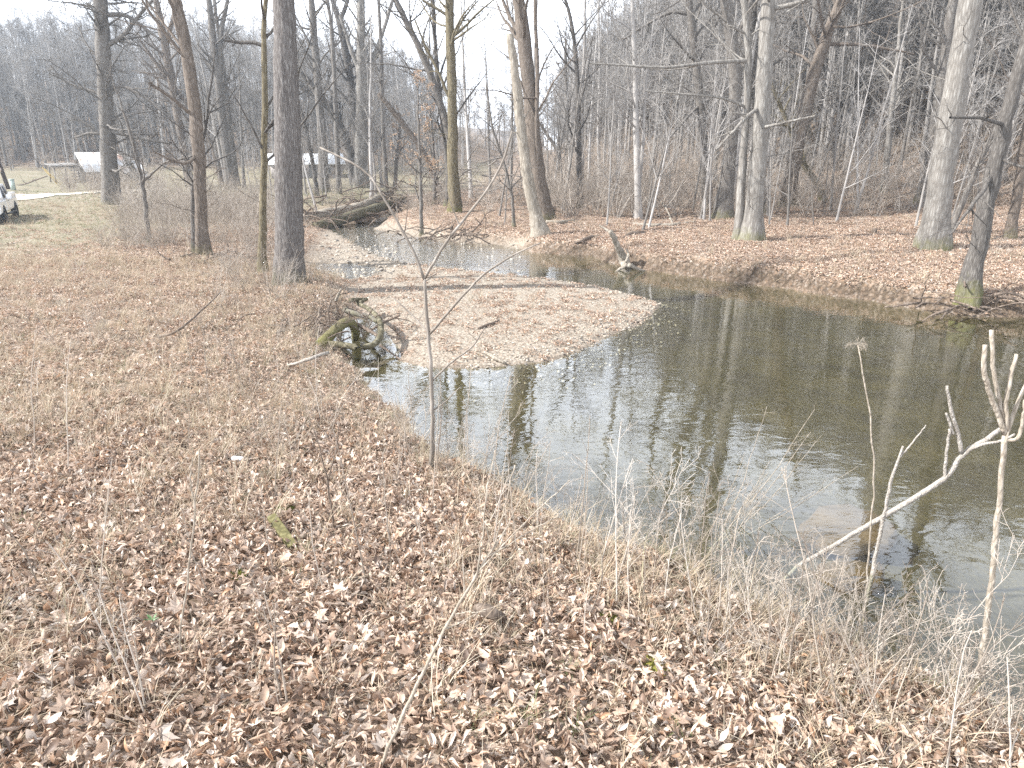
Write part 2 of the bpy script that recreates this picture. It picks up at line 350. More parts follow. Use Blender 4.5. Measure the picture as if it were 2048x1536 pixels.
m, nt, nd, L = mat_new('ground')
tcn = nd('ShaderNodeTexCoord')
def attr(nm): return nd('ShaderNodeAttribute', attribute_name=nm).outputs['Fac']
n1 = nd('ShaderNodeTexNoise', i_Scale=0.6, i_Detail=5.0); n2 = nd('ShaderNodeTexNoise', i_Scale=9.0, i_Detail=7.0, i_Roughness=0.7); n3 = nd('ShaderNodeTexNoise', i_Scale=45.0, i_Detail=4.0)
vo = nd('ShaderNodeTexVoronoi', i_Scale=13.0); vo2 = nd('ShaderNodeTexVoronoi', i_Scale=26.0); vo3 = nd('ShaderNodeTexVoronoi', i_Scale=22.0)
for n in (n1, n2, n3, vo, vo2, vo3): L(tcn.outputs['Object'], n.inputs['Vector'])
sv = nd('ShaderNodeSeparateColor'); L(vo.outputs['Color'], sv.inputs[0])
lr = ramp(nd, LEAF_STOPS); L(sv.outputs[0], lr.inputs[0])
soil = ramp(nd, [(0.3, (0.05, 0.036, 0.025)), (0.5, (0.14, 0.1, 0.07)), (0.7, (0.27, 0.205, 0.145))]); L(n2.outputs['Fac'], soil.inputs[0])
litter = mixc(nd, L, math_n(nd, L, 'GREATER_THAN', vo.outputs['Distance'], 0.62), lr.outputs[0], soil.outputs[0])
litter = mixc(nd, L, math_n(nd, L, 'MULTIPLY', n1.outputs['Fac'], 0.75), litter, soil.outputs[0])
hillc = ramp(nd, [(0.3, (0.15, 0.115, 0.085)), (0.55, (0.27, 0.205, 0.15)), (0.75, (0.37, 0.285, 0.21))]); L(n2.outputs['Fac'], hillc.inputs[0])
c = mixc(nd, L, attr('hill'), litter, hillc.outputs[0])
gr = ramp(nd, [(0.3, (0.14, 0.135, 0.08)), (0.5, (0.22, 0.20, 0.13)), (0.7, (0.31, 0.275, 0.205))]); L(n2.outputs['Fac'], gr.inputs[0])
gr2 = mixc(nd, L, math_n(nd, L, 'MULTIPLY', math_n(nd, L, 'SUBTRACT', n1.outputs['Fac'], 0.42, True), 3.5, True), gr.outputs[0], (0.29, 0.245, 0.18))
c = mixc(nd, L, attr('field'), c, gr2)
sv3 = nd('ShaderNodeSeparateColor'); L(vo3.outputs['Color'], sv3.inputs[0])
gv = ramp(nd, [(0.0, (0.20, 0.165, 0.125)), (0.4, (0.33, 0.28, 0.225)), (0.75, (0.43, 0.375, 0.31)), (1.0, (0.26, 0.23, 0.19))]); L(sv3.outputs[0], gv.inputs[0])
c = mixc(nd, L, attr('bar'), c, gv.outputs[0])
sepz = nd('ShaderNodeSeparateXYZ'); L(tcn.outputs['Object'], sepz.inputs[0])
bedn = nd('ShaderNodeTexNoise', i_Scale=1.1, i_Detail=5.0); L(tcn.outputs['Object'], bedn.inputs['Vector'])
bed = ramp(nd, [(0.3, (0.036, 0.036, 0.009)), (0.5, (0.085, 0.078, 0.018)), (0.68, (0.15, 0.127, 0.036))]); L(bedn.outputs['Fac'], bed.inputs[0])
bed2 = mixc(nd, L, 0.45, bed.outputs[0], gv.outputs[0], 'MULTIPLY')
bed2 = mixc(nd, L, 0.15, bed2, bed.outputs[0], 'ADD')
uw = nd('ShaderNodeMapRange', i_From_Min=ZW + 0.0, i_From_Max=ZW - 0.08); L(sepz.outputs['Z'], uw.inputs['Value'])
c = mixc(nd, L, uw.outputs[0], c, bed2)
c = mixc(nd, L, math_n(nd, L, 'MULTIPLY', attr('wet'), 0.55), c, (0.055, 0.042, 0.03))
c = mixc(nd, L, math_n(nd, L, 'MULTIPLY', n3.outputs['Fac'], 0.35), c, (0.1, 0.075, 0.05))
gm = nd('ShaderNodeNewGeometry'); sn = nd('ShaderNodeSeparateXYZ'); L(gm.outputs['Normal'], sn.inputs[0])
stp = nd('ShaderNodeMapRange', i_From_Min=0.88, i_From_Max=0.66); L(sn.outputs['Z'], stp.inputs['Value'])
mud = ramp(nd, [(0.35, (0.035, 0.026, 0.018)), (0.55, (0.085, 0.062, 0.042)), (0.75, (0.16, 0.12, 0.085))]); L(n2.outputs['Fac'], mud.inputs[0])
c = mixc(nd, L, math_n(nd, L, 'MULTIPLY', stp.outputs[0], math_n(nd, L, 'SUBTRACT', 1.0, attr('hill'), True)), c, mud.outputs[0])     # bare earth of the cut banks
bh = math_n(nd, L, 'ADD', math_n(nd, L, 'MULTIPLY', vo.outputs['Distance'], 0.6), n2.outputs['Fac'])
bp = nd('ShaderNodeBump', i_Strength=0.9, i_Distance=0.05); L(bh, bp.inputs['Height'])
p = nd('ShaderNodeBsdfPrincipled', i_Roughness=0.9); p.inputs['Specular IOR Level'].default_value = 0.2
L(c, p.inputs['Base Color']); L(bp.outputs[0], p.inputs['Normal'])
o = nd('ShaderNodeOutputMaterial'); L(p.outputs[0], o.inputs[0]); M['ground'] = m
ground = tag(obj('ground', g_me, M['ground']), kind='structure')

# creek water: clear, thin surface over a real bed
wx = np.linspace(-18, 60, 157); wy = np.linspace(1.0, 62, 123)
WX, WY = np.meshgrid(wx, wy); iw = (np.arange(122)[:, None] * 157 + np.arange(156)[None, :]).ravel()
dwt = np.minimum(poly_sd(WX.ravel(), WY.ravel(), WATER), poly_sd(WX.ravel(), WY.ravel(), POOL))
Qw = np.stack([iw, iw + 1, iw + 158, iw + 157], 1); Qw = Qw[(dwt[Qw] < 1.2).any(1)]
used = np.unique(Qw); remap = np.zeros(WX.size, int); remap[used] = np.arange(len(used))
Vw = np.stack([WX.ravel(), WY.ravel(), np.full(WX.size, ZW)], 1)[used]
w_me = mesh_np('creek', Vw, remap[Qw])
a = w_me.attributes.new('riffle', 'FLOAT', 'POINT'); a.data.foreach_set('value', sstep(1.2, -1.5, poly_sd(Vw[:, 0], Vw[:, 1], RIFF)).astype(np.float32))
m, nt, nd, L = mat_new('creek_water')
tcn = nd('ShaderNodeTexCoord'); mp = nd('ShaderNodeMapping'); mp.inputs['Rotation'].default_value = (0, 0, math.radians(-28)); mp.inputs['Scale'].default_value = (0.55, 1.0, 1)
L(tcn.outputs['Object'], mp.inputs[0])
r1 = nd('ShaderNodeTexNoise', i_Scale=2.2, i_Detail=2.0, i_Distortion=0.6); r2 = nd('ShaderNodeTexNoise', i_Scale=9.0, i_Detail=2.5, i_Distortion=0.5); r3 = nd('ShaderNodeTexNoise', i_Scale=5.5, i_Detail=4.0)
calm = nd('ShaderNodeTexNoise', i_Scale=0.22, i_Detail=2.0)
for n in (r1, r2): L(mp.outputs[0], n.inputs['Vector'])
for n in (r3, calm): L(tcn.outputs['Object'], n.inputs['Vector'])
ra = attr('riffle')
cm = nd('ShaderNodeMapRange', i_From_Min=0.35, i_From_Max=0.65, i_To_Min=0.35, i_To_Max=1.0); L(calm.outputs['Fac'], cm.inputs['Value'])
hgt = math_n(nd, L, 'ADD', math_n(nd, L, 'MULTIPLY', r1.outputs['Fac'], 0.006), math_n(nd, L, 'MULTIPLY', math_n(nd, L, 'MULTIPLY', r2.outputs['Fac'], 0.0024), cm.outputs[0]))
hgt = math_n(nd, L, 'ADD', hgt, math_n(nd, L, 'MULTIPLY', math_n(nd, L, 'MULTIPLY', r3.outputs['Fac'], ra), 0.06))
bp = nd('ShaderNodeBump', i_Strength=1.0, i_Distance=1.0); L(hgt, bp.inputs['Height'])
ge = nd('ShaderNodeNewGeometry'); dt = nd('ShaderNodeVectorMath', operation='DOT_PRODUCT'); L(ge.outputs['Incoming'], dt.inputs[0]); L(bp.outputs[0], dt.inputs[1])
cosi = math_n(nd, L, 'ABSOLUTE', dt.outputs['Value'])          # Schlick's reflectance, the same from above and from below
fres = math_n(nd, L, 'ADD', 0.095, math_n(nd, L, 'MULTIPLY', math_n(nd, L, 'POWER', math_n(nd, L, 'SUBTRACT', 1.0, cosi, True), 4.0), 0.905), True)
gl = nd('ShaderNodeBsdfGlossy', i_Roughness=0.02); L(bp.outputs[0], gl.inputs['Normal']); gl.inputs['Color'].default_value = (0.97, 0.98, 1, 1)
tr = nd('ShaderNodeBsdfTransparent'); tr.inputs[0].default_value = (0.88, 0.90, 0.80, 1)
ms = nd('ShaderNodeMixShader'); L(fres, ms.inputs[0]); L(tr.outputs[0], ms.inputs[1]); L(gl.outputs[0], ms.inputs[2])
o = nd('ShaderNodeOutputMaterial'); L(ms.outputs[0], o.inputs[0]); M['water'] = m
creek = tag(obj('creek', w_me, m), kind='structure')

# gravel lane across the field
lane = [(-420, 440, 360), (-150, 415, 386), (0, 403, 389), (60, 397, 387.5), (120, 391.5, 385), (180, 387.5, 382.5), (250, 384, 380), (350, 381, 377.5)]
rows = []
for (u0, v0, v1), (u1, a0, a1) in zip(lane[:-1], lane[1:]):
    for t in np.linspace(0, 1, 8, endpoint=False):
        u = u0 + (u1 - u0) * t; e0 = v0 + (a0 - v0) * t; e1 = v1 + (a1 - v1) * t
        A = G(u, e0, -0.85)[:2]; B = G(u, e1, -0.85)[:2]
        rows.append([A + (B - A) * s for s in np.linspace(0, 1, 7)])
R_ = np.array(rows); zz = terrain(R_[..., 0].ravel(), R_[..., 1].ravel()) + 0.05
nr = len(rows); ir = (np.arange(nr - 1)[:, None] * 7 + np.arange(6)[None]).ravel()
M['gravel'] = plain('lane_gravel', (0.52, 0.47, 0.39), 0.95, var=0.3, sc=3.0, spec=0.2)
tag(obj('gravel_lane', mesh_np('gravel_lane', np.column_stack([R_.reshape(-1, 2), zz]), np.stack([ir, ir + 1, ir + 8, ir + 7], 1)), M['gravel']), kind='structure')

# ------------------------------------------------------------------ growing wood
def sprout(r, P, R, Ls, nch, t0, t1, ang, lenf, npts, rfac, up=0.0, wig=0.12, rmin=0.003, taper=0.2, tpow=0.6, flat=None):
    """children along every polyline of P; returns P, R, L of the children"""
    N, n, _ = P.shape
    if np.isscalar(nch): idx = np.repeat(np.arange(N), nch)
    else: idx = np.repeat(np.arange(N), nch)
    K = len(idx); t = r.uniform(t0, t1, K)
    f = t * (n - 1); i = np.minimum(f.astype(int), n - 2); w = (f - i)[:, None]
    p = P[idx, i] * (1 - w) + P[idx, i + 1] * w
    T = norm(P[idx, i + 1] - P[idx, i])
    rp = R[idx, i] * (1 - w[:, 0]) + R[idx, i + 1] * w[:, 0]
    q = r.normal(size=(K, 3))
    if flat is not None: q[:, 2] *= flat
    q = norm(q - (q * T).sum(1, keepdims=True) * T)
    a = np.radians(r.normal(ang[0], ang[1], K))[:, None]
    d = norm(T * np.cos(a) + q * np.sin(a))
    L = Ls[idx] * lenf * (1 - tpow * t) * r.uniform(0.6, 1.35, K)
    pts = [p]; st = (L / (npts - 1))[:, None]
    for k in range(npts - 1):
        d = d + r.normal(size=(K, 3)) * wig; d[:, 2] += up; d = norm(d)
        pts.append(pts[-1] + d * st)
    r0 = np.maximum(rp * rfac * r.uniform(0.75, 1.1, K), rmin)
    r0 = np.minimum(r0, rp * 0.9 + 1e-4)
    RR = np.maximum(r0[:, None] * (1 - (1 - taper) * np.linspace(0, 1, npts))[None], rmin * 0.7)
    return np.stack(pts, 1), RR, L
def resample(pts, rad, n, r=None, wig=0.0):
    pts = np.asarray(pts, float); rad = np.asarray(rad, float)
    s = np.concatenate([[0], np.cumsum(np.linalg.norm(np.diff(pts, axis=0), axis=1))])
    q = np.linspace(0, s[-1], n)
    # smooth the corners of the path a little
    P = np.stack([np.interp(q, s, pts[:, k]) for k in range(3)], 1); R = np.interp(q, s, rad)
    for _ in range(2): P[1:-1] = 0.25 * P[:-2] + 0.5 * P[1:-1] + 0.25 * P[2:]
    if r is not None and wig: P[1:-1] += r.normal(size=(n - 2, 3)) * wig * np.array([1, 1, 0.2])
    return P, R
def crown_mesh(name, r, P, R, L, spec, extra=None, epi=0):
    """spec: list of (nch, t0, t1, ang, lenf, npts, rfac, up, wig, rmin, sides)"""
    mb = MB(); cp, crr, cl = P, R, L; last = None
    for k, (nch, t0, t1, ang, lenf, npts, rfac, up, wig, rmin, sides) in enumerate(spec):
        cp, crr, cl = sprout(r, cp, crr, cl, nch, t0, t1, ang, lenf, npts, rfac, up, wig, rmin)
        mb.tubes(cp, crr, sides); last = cp
        if k == 0 and extra is not None:
            for EP, ER in extra:
                mb.tubes(EP[None], ER[None], 7)
                e_n = cp.shape[1]; q = np.linspace(0, len(EP) - 1, e_n)
                E2 = np.stack([np.interp(q, np.arange(len(EP)), EP[:, c]) for c in range(3)], 1)
                cp = np.concatenate([cp, E2[None]]); crr = np.concatenate([crr, np.interp(q, np.arange(len(ER)), ER)[None]])
                cl = np.concatenate([cl, [np.linalg.norm(np.diff(EP, axis=0), axis=1).sum()]])
    if epi:                                # thin shoots low on the trunk
        c, cr_, cl = sprout(r, P, R, L, epi, 0.06, 0.5, (68, 16), 0.13, 8, 0.07, 0.02, 0.16, 0.010); mb.tubes(c, cr_, 4)
        c, cr_, cl = sprout(r, c, cr_, cl, 6, 0.15, 1.0, (48, 14), 0.5, 5, 0.6, 0.02, 0.2, 0.0055); mb.tubes(c, cr_, 3)
        c, cr_, cl = sprout(r, c, cr_, cl, 4, 0.15, 1.0, (45, 14), 0.5, 3, 0.7, 0.02, 0.2, 0.004); mb.tubes(c, cr_, 3)
    return mb, last
def trunk_mesh(mb, P, R, sides=12, flare=0.5, r=None, lob=0.16, cap=True):
    n = len(P); s = np.concatenate([[0], np.cumsum(np.linalg.norm(np.diff(P, axis=0), axis=1))])
    rad = R * (1 + flare * np.exp(-np.maximum(s - 0.25, 0) / (1.1 * R[0] + 0.04)))
    th = np.arange(sides) / sides * 2 * math.pi; ph = r.uniform(0, 6.28, 3)
    lo = 1 + lob * np.exp(-s / (4 * R[0] + 0.1))[:, None] * (np.cos(4 * th + ph[0]) + 0.6 * np.cos(3 * th + ph[1]))[None] + 0.05 * r.normal(size=(n, sides))
    V, Q = tubes(P[None], rad[None], sides, lo[None]); T = None
    if cap:
        V = np.concatenate([V, P[-1:] + np.array([[0, 0, 0.02]])]); c1 = n * sides
        T = [(c1, (n - 1) * sides + j, (n - 1) * sides + (j + 1) % sides) for j in range(sides)]
    mb.add(V, Q, T)
    return rad

BIG = [(19, 0.42, 0.98, (55, 14), 0.34, 9, 0.34, 0.07, 0.13, 0.02, 6), (6, 0.2, 0.98, (48, 14), 0.5, 6, 0.5, 0.03, 0.16, 0.008, 4), (5, 0.15, 1.0, (45, 15), 0.45, 4, 0.5, 0.01, 0.2, 0.004, 3)]
LOWB = [(44, 0.10, 0.98, (72, 14), 0.25, 9, 0.2, 0.01, 0.12, 0.015, 6), (11, 0.15, 0.98, (50, 14), 0.45, 6, 0.5, 0.0, 0.16, 0.007, 4), (9, 0.1, 1.0, (48, 15), 0.5, 4, 0.5, 0.02, 0.22, 0.0035, 3)]
MEDT = [(18, 0.36, 0.98, (48, 14), 0.32, 8, 0.34, 0.08, 0.13, 0.014, 5), (6, 0.2, 0.98, (45, 14), 0.5, 5, 0.5, 0.03, 0.16, 0.006, 4), (6, 0.15, 1.0, (45, 15), 0.5, 4, 0.5, 0.02, 0.2, 0.004, 3)]
THIN = [(14, 0.22, 0.98, (48, 14), 0.3, 7, 0.5, 0.06, 0.14, 0.008, 4), (6, 0.2, 1.0, (42, 14), 0.5, 5, 0.55, 0.03, 0.18, 0.004, 3), (3, 0.2, 1.0, (42, 14), 0.5, 3, 0.6, 0.02, 0.2, 0.003, 3)]
SNAG = [(7, 0.35, 0.95, (65, 15), 0.1, 5, 0.25, 0.02, 0.2, 0.01, 4), (3, 0.2, 0.9, (50, 15), 0.5, 4, 0.5, 0, 0.2, 0.004, 3)]
NT = [0]
def tree(name, label, path, mat, H=17.0, spec=BIG, limbs=(), broken=False, sides=12, nseg=30, cat='tree', flare=0.3, wig=0.012, twig=None, hero=False, group=None, dy=0.0, base=None, leaves=0):
    NT[0] += 1; r = np.random.default_rng(1000 + NT[0])
    b = GT(path[0][0], path[0][1]) if base is None else np.array(base, float)
    Yb = b[1]; dep = cam_depth(b)
    pts = []; rad = []
    for k, (u, v, w) in enumerate(path):
        q = b.copy() if k == 0 else atY(u, v, Yb + dy * k)
        pts.append(q); rad.append(w / F * cam_depth(q) / 2)
    pts = [pts[0] - np.array([0, 0, 0.25])] + pts; rad = [rad[0]] + rad
    if not broken:
        d = norm(pts[-1] - pts[-2]); top = pts[-1][2] - b[2]; left = max(H - top, 1.5); n = 7
        rt = rad[-1]
        for k in range(n):
            d = norm(d + np.array([0, 0, 0.1]) + r.normal(size=3) * 0.05)
            pts.append(pts[-1] + d * left / n); rad.append(rt * (1 - (k + 1) / n * 0.95))
    P, R = resample(pts, rad, nseg, r, wig)
    P = P - b
    root = empty(name, b, label, cat, group)
    mb = MB()
    if hero:
        nn = 150; P2, R2 = resample(P + b, R, nn); P2 -= b; k = 72
        s = np.concatenate([[0], np.cumsum(np.linalg.norm(np.diff(P2, axis=0), axis=1))]); th = np.arange(k) / k * 2 * math.pi
        rd = R2 * (1 + 0.26 * np.exp(-np.maximum(s - 0.2, 0) / 0.55))
        lo = 1 + 0.10 * np.exp(-s / 0.8)[:, None] * np.cos(5 * th + 0.6)[None]
        a = np.abs(fbm(th[None] * 11 + 0.6 * s[:, None] ** 0.5, s[:, None] * 2.3 + 0 * th[None], 3)); lo = lo + 0.10 * a + 0.02 * r.normal(size=lo.shape)
        lo[:, -1] = lo[:, 0] * 0.5 + lo[:, -1] * 0.5
        mb.add(*tubes(P2[None], rd[None], k, lo[None]))
    else: trunk_mesh(mb, P, R, sides, flare, r, cap=True)
    mb.obj('trunk', mat, root)
    ex = []
    for lb in limbs:
        lp = [atY(u, v, Yb + dyy) - b for u, v, w, dyy in lb]; lr = [w / F * dep / 2 for u, v, w, dyy in lb]
        ex.append(resample(lp, lr, 12, r, 0.01))
    Ltot = np.array([np.linalg.norm(np.diff(P, axis=0), axis=1).sum()])
    fz = float(np.clip(dep / 22, 1, 2.4)); spec = [q[:9] + (q[9] * fz, q[10]) for q in spec] if dep > 24 else spec
    mb, last = crown_mesh('crown', r, P[None], R[None], Ltot, spec, ex, epi=0 if hero or broken or len(path) < 5 or spec[0][0] == 14 else 9)
    mb.obj('crown', twig or mat, root)
    if leaves:
        pp = last.reshape(-1, 3); pp = pp[r.integers(0, len(pp), leaves)] + r.normal(size=(leaves, 3)) * 0.03
        obj('leaves', leaf_cloud('leaves', pp, r, 0.105), M['beech_leaf'], root)
    return root
def leaf_cloud(name, pp, r, s):
    n = len(pp); a = norm(r.normal(size=(n, 3)) * np.array([1, 1, 0.5])); c = norm(np.cross(a, r.normal(size=(n, 3)))); sz = (s * r.uniform(0.6, 1.2, n))[:, None]
    k = np.stack([pp, pp + a * sz * 0.5 + c * sz * 0.26, pp + a * sz, pp + a * sz * 0.5 - c * sz * 0.26], 1)
    me = mesh_np(name, k.reshape(-1, 3), np.arange(4 * n).reshape(-1, 4), smooth=False)
    t = me.attributes.new('tint', 'FLOAT', 'FACE'); t.data.foreach_set('value', r.random(n).astype(np.float32)); return me

# --- the trees one can tell apart, left to right
tree('tree', 'tall grey tree with dense fans of fine low twigs, standing before the collapsed barn', [(224, 408, 34), (216, 300, 29), (211, 200, 27), (206, 90, 27), (201, 0, 25)], M['bark_grey'], 19, LOWB, nseg=40,
     limbs=[[(222, 262, 11, 0), (250, 268, 10, -.5), (290, 278, 8, -1), (340, 286, 6, -1)], [(216, 90, 9, 0), (250, 70, 8, -.3), (270, 40, 6, 0), (305, 0, 5, 0)], [(216, 30, 9, 0), (250, 28, 7, 0), (275, 45, 6, 0), (320, 80, 4, 0)],
            [(218, 178, 9, 0), (245, 168, 7, 0), (300, 200, 6, -.5), (350, 245, 5, -1)], [(206, 190, 7, 0), (170, 178, 5, 0), (130, 165, 4, 0), (100, 130, 3, 0)], [(212, 270, 7, 0), (180, 265, 5, .5), (150, 275, 4, 1)]])
tree('tree', 'leaning brown tree with peeling bark between the barn and big grey trunk', [(408, 512, 30), (402, 430, 24), (399, 330, 24), (392, 230, 25), (376, 120, 24), (352, 0, 22)], M['bark_brown'], 17, MEDT, nseg=36,
     limbs=[[(392, 238, 7, 0), (350, 200, 6, -.4), (297, 165, 5, -.8)], [(398, 308, 7, 0), (372, 330, 6, -.4), (340, 318, 4, -.6), (310, 305, 3, -.8)]])
tree('tree', 'thin crooked stem growing against the leaning brown tree', [(392, 508, 16), (388, 440, 13), (386, 380, 10), (394, 330, 9), (408, 270, 7)], M['bark_dark'], 8, THIN)
tree('tree', 'dark forked tree half hidden behind the leaning brown tree', [(381, 372, 15), (362, 270, 14), (343, 160, 15), (330, 90, 15), (312, 0, 12)], M['bark_brown'], 17, MEDT,
     limbs=[[(331, 95, 9, 0), (342, 50, 8, 0), (352, 10, 6, 0), (360, -60, 5, 0)]])
tree('tree', 'tall double stemmed tree rising left of the mossy thin trunk', [(462, 378, 19), (447, 260, 16), (436, 150, 15), (424, 60, 13), (418, 0, 11)], M['bark_grey'], 18, MEDT,
     limbs=[[(440, 150, 10, 0), (441, 60, 9, 0), (456, 0, 7, 0), (470, -80, 5, 0)]])
tree('tree', 'slim leaning tree beside the tall double stemmed tree', [(474, 372, 12), (462, 270, 10), (451, 170, 9), (437, 60, 7), (425, -20, 6)], M['bark_grey'], 15, THIN)
tree('tree', 'slender tree leaning left above the brush, foot beside the double stemmed pair', [(446, 372, 12), (428, 300, 10), (402, 240, 10), (340, 165, 9), (300, 110, 7)], M['bark_brown'], 14, THIN)
tree('tree', 'thin dark trunk with mossy bark next to the big grey trunk', [(524, 548, 19), (526, 430, 14), (529, 300, 13), (531, 180, 12), (526, 90, 10), (532, 0, 9)], M['bark_mossy'], 13, THIN, nseg=34, twig=M['bark_dark'],
     limbs=[[(529, 92, 7, 0), (505, 84, 7, 0), (480, 86, 6, 0), (448, 80, 4, -.2)], [(528, 270, 6, 0), (540, 250, 6, -.2), (555, 232, 4, -.4)], [(527, 78, 6, 0), (545, 62, 5, .2), (560, 20, 4, .5)]])
tree('tree', 'big straight grey trunk with finely ridged bark on the near bank', [(577, 566, 54), (579, 450, 52), (578, 330, 51), (574, 180, 47), (570, 60, 42), (567, 0, 40)], M['bark_ridged'], 22, BIG, nseg=44, hero=True, twig=M['bark_grey'])
tree('tree', 'straight trunk with mossy foot just right of the big grey trunk, by the white roof', [(648, 384, 21), (645, 300, 18), (640, 220, 16), (632, 120, 14), (623, 0, 13)], M['bark_grey'], 18, MEDT)
tree('tree', 'thin dark pole leaning over beside the white roofed house', [(636, 396, 9), (628, 340, 8), (616, 280, 8), (606, 235, 7), (600, 215, 6)], M['bark_dark'], 9, THIN)
tree('tree', 'slim pale trunk between the mossy footed trunk and the leaning dark one', [(678, 388, 11), (675, 300, 10), (671, 200, 9), (664, 60, 8), (655, 0, 7)], M['bark_grey'], 15, THIN)
tree('tree', 'dark trunk leaning hard to the left behind the creek logs', [(714, 374, 21), (700, 300, 17), (680, 250, 16), (648, 200, 14), (610, 155, 11), (590, 128, 9)], M['bark_dark'], 10, MEDT)
tree('tree', 'dark forked tree rising behind the pale smooth trunk', [(722, 372, 19), (716, 290, 17), (708, 215, 17), (696, 130, 15), (680, 45, 13), (664, 0, 9)], M['bark_dark'], 17, MEDT,
     limbs=[[(679, 42, 9, 0), (690, 20, 8, 0), (698, -10, 7, 0), (715, -90, 5, 0)]])
tree('tree', 'pale smooth trunk forking into raised limbs behind the creek logs', [(723, 376, 28), (722, 300, 24), (724, 200, 22), (722, 110, 18), (722, 0, 15)], M['bark_pale'], 19, MEDT,
     limbs=[[(726, 185, 12, 0), (742, 140, 10, 0), (757, 90, 8, 0), (775, 35, 7, 0), (800, -50, 5, 0)], [(722, 150, 9, 0), (700, 95, 7, 0), (680, 30, 6, 0)]])
tree('tree', 'thin straight grey tree behind the right end of the creek logs', [(773, 384, 10), (768, 300, 9), (764, 200, 8), (762, 90, 7), (757, 0, 6)], M['bark_grey'], 15, THIN)
tree('tree', 'brown vine wrapped trunk standing upright between creek and far woods', [(911, 425, 24), (906, 350, 21), (905, 250, 20), (903, 140, 18), (898, 0, 17)], M['bark_mossy'], 18, MEDT, nseg=34,
     limbs=[[(900, 200, 6, 0), (875, 140, 5, 0), (850, 90, 4, 0), (830, 40, 3, 0)], [(897, 32, 6, 0), (870, 15, 5, 0), (845, 0, 4, 0)]])
tree('tree', 'grey trunk leaning left from the foot of the vine wrapped trunk', [(917, 418, 17), (910, 340, 15), (898, 265, 15), (875, 190, 14), (846, 110, 13), (795, 10, 11)], M['bark_grey'], 15, MEDT, nseg=34)
tree('tree', 'dark slender trunk just left of the brown vine wrapped trunk', [(893, 412, 14), (900, 360, 11), (890, 290, 10), (884, 230, 10), (873, 130, 9), (866, 0, 8)], M['bark_dark'], 16, THIN)
tree('broken_snag', 'broken bare pole leaning left over the creek logs', [(884, 396, 13), (860, 330, 13), (838, 290, 12), (800, 240, 11), (762, 192, 10), (757, 187, 10)], M['bark_brown'], 9, SNAG, broken=True, cat='snag', sides=9)
tree('beech_sapling', 'beech sapling still holding pale orange leaves behind the creek logs', [(843, 470, 8), (842, 400, 7), (840, 330, 6), (838, 270, 5), (836, 220, 4)], M['bark_grey'], 5.0, THIN, leaves=750)
tree('beech_sapling', 'small beech with orange leaves in front of the vine wrapped trunk', [(790, 380, 8), (792, 330, 7), (797, 290, 6), (800, 250, 4)], M['bark_grey'], 5.0, THIN, leaves=750)
tree('beech_sapling', 'beech sapling with pale orange leaves right of the vine wrapped trunk', [(868, 408, 8), (870, 350, 7), (866, 290, 5), (862, 240, 4)], M['bark_grey'], 5.0, THIN, leaves=700)
tree('broken_snag', 'peeling light trunk snapped off at the top beside the paired trunks', [(1083, 484, 34), (1070, 430, 26), (1056, 360, 24), (1044, 270, 21), (1034, 180, 18), (1020, 68, 15)], M['driftwood'], 12, SNAG, broken=True, cat='snag', nseg=34)
tree('tree', 'tall trunk with shaggy stripped bark behind the snapped off light trunk', [(1091, 440, 34), (1078, 370, 29), (1068, 280, 29), (1058, 170, 28), (1048, 80, 27), (1038, 0, 25)], M['bark_brown'], 19, BIG, nseg=36,
     limbs=[[(1076, 330, 10, -.3), (1072, 240, 9, -.3), (1076, 130, 8, -.3), (1070, 40, 7, -.3), (1070, -80, 6, -.3)]])
tree('tree', 'very straight thin dark tree right of the paired trunks', [(1160, 416, 12), (1158, 320, 11), (1157, 200, 10), (1153, 120, 8), (1143, 40, 7), (1125, -20, 5)], M['bark_dark'], 14, THIN)
tree('tree', 'thin young tree forking low in the brush behind the fallen mossy trunk', [(1120, 372, 11), (1115, 330, 10), (1118, 300, 8), (1135, 220, 6), (1130, 120, 5)], M['bark_grey'], 13, THIN, limbs=[[(1116, 302, 8, 0), (1095, 270, 6, 0), (1075, 240, 4, 0)]])
tree('tree', 'slim grey tree with wavy limbs left of the clump on the far bank', [(1416, 418, 22), (1411, 330, 19), (1402, 220, 17), (1391, 110, 16), (1377, 0, 15)], M['bark_grey'], 17, MEDT, nseg=34,
     limbs=[[(1380, 30, 7, 0), (1345, 20, 6, 0), (1300, 45, 5, 0), (1245, 80, 3, 0)], [(1400, 208, 6, 0), (1370, 240, 5, -.4), (1340, 275, 3, -.8)]])
tree('tree', 'broad ash grey trunk at the back of the clump on the far bank', [(1444, 437, 38), (1450, 380, 29), (1462, 290, 26), (1473, 190, 25), (1468, 110, 24), (1452, 0, 22)], M['bark_grey'], 19, BIG, nseg=34)
tree('tree', 'narrow smooth trunk close against the pale main tree of the clump', [(1476, 478, 21), (1481, 400, 17), (1487, 300, 15), (1496, 190, 14), (1497, 90, 13), (1488, 0, 12)], M['bark_pale'], 16, MEDT, nseg=34,
     limbs=[[(1497, 122, 8, 0), (1450, 122, 7, -.3), (1390, 128, 6, -.6), (1330, 138, 5, -.9), (1250, 130, 4, -1.2), (1180, 127, 2.5, -1.4)], [(1492, 215, 6, 0), (1450, 195, 5, -.4), (1390, 190, 4, -.6), (1290, 182, 2.5, -.9)]])
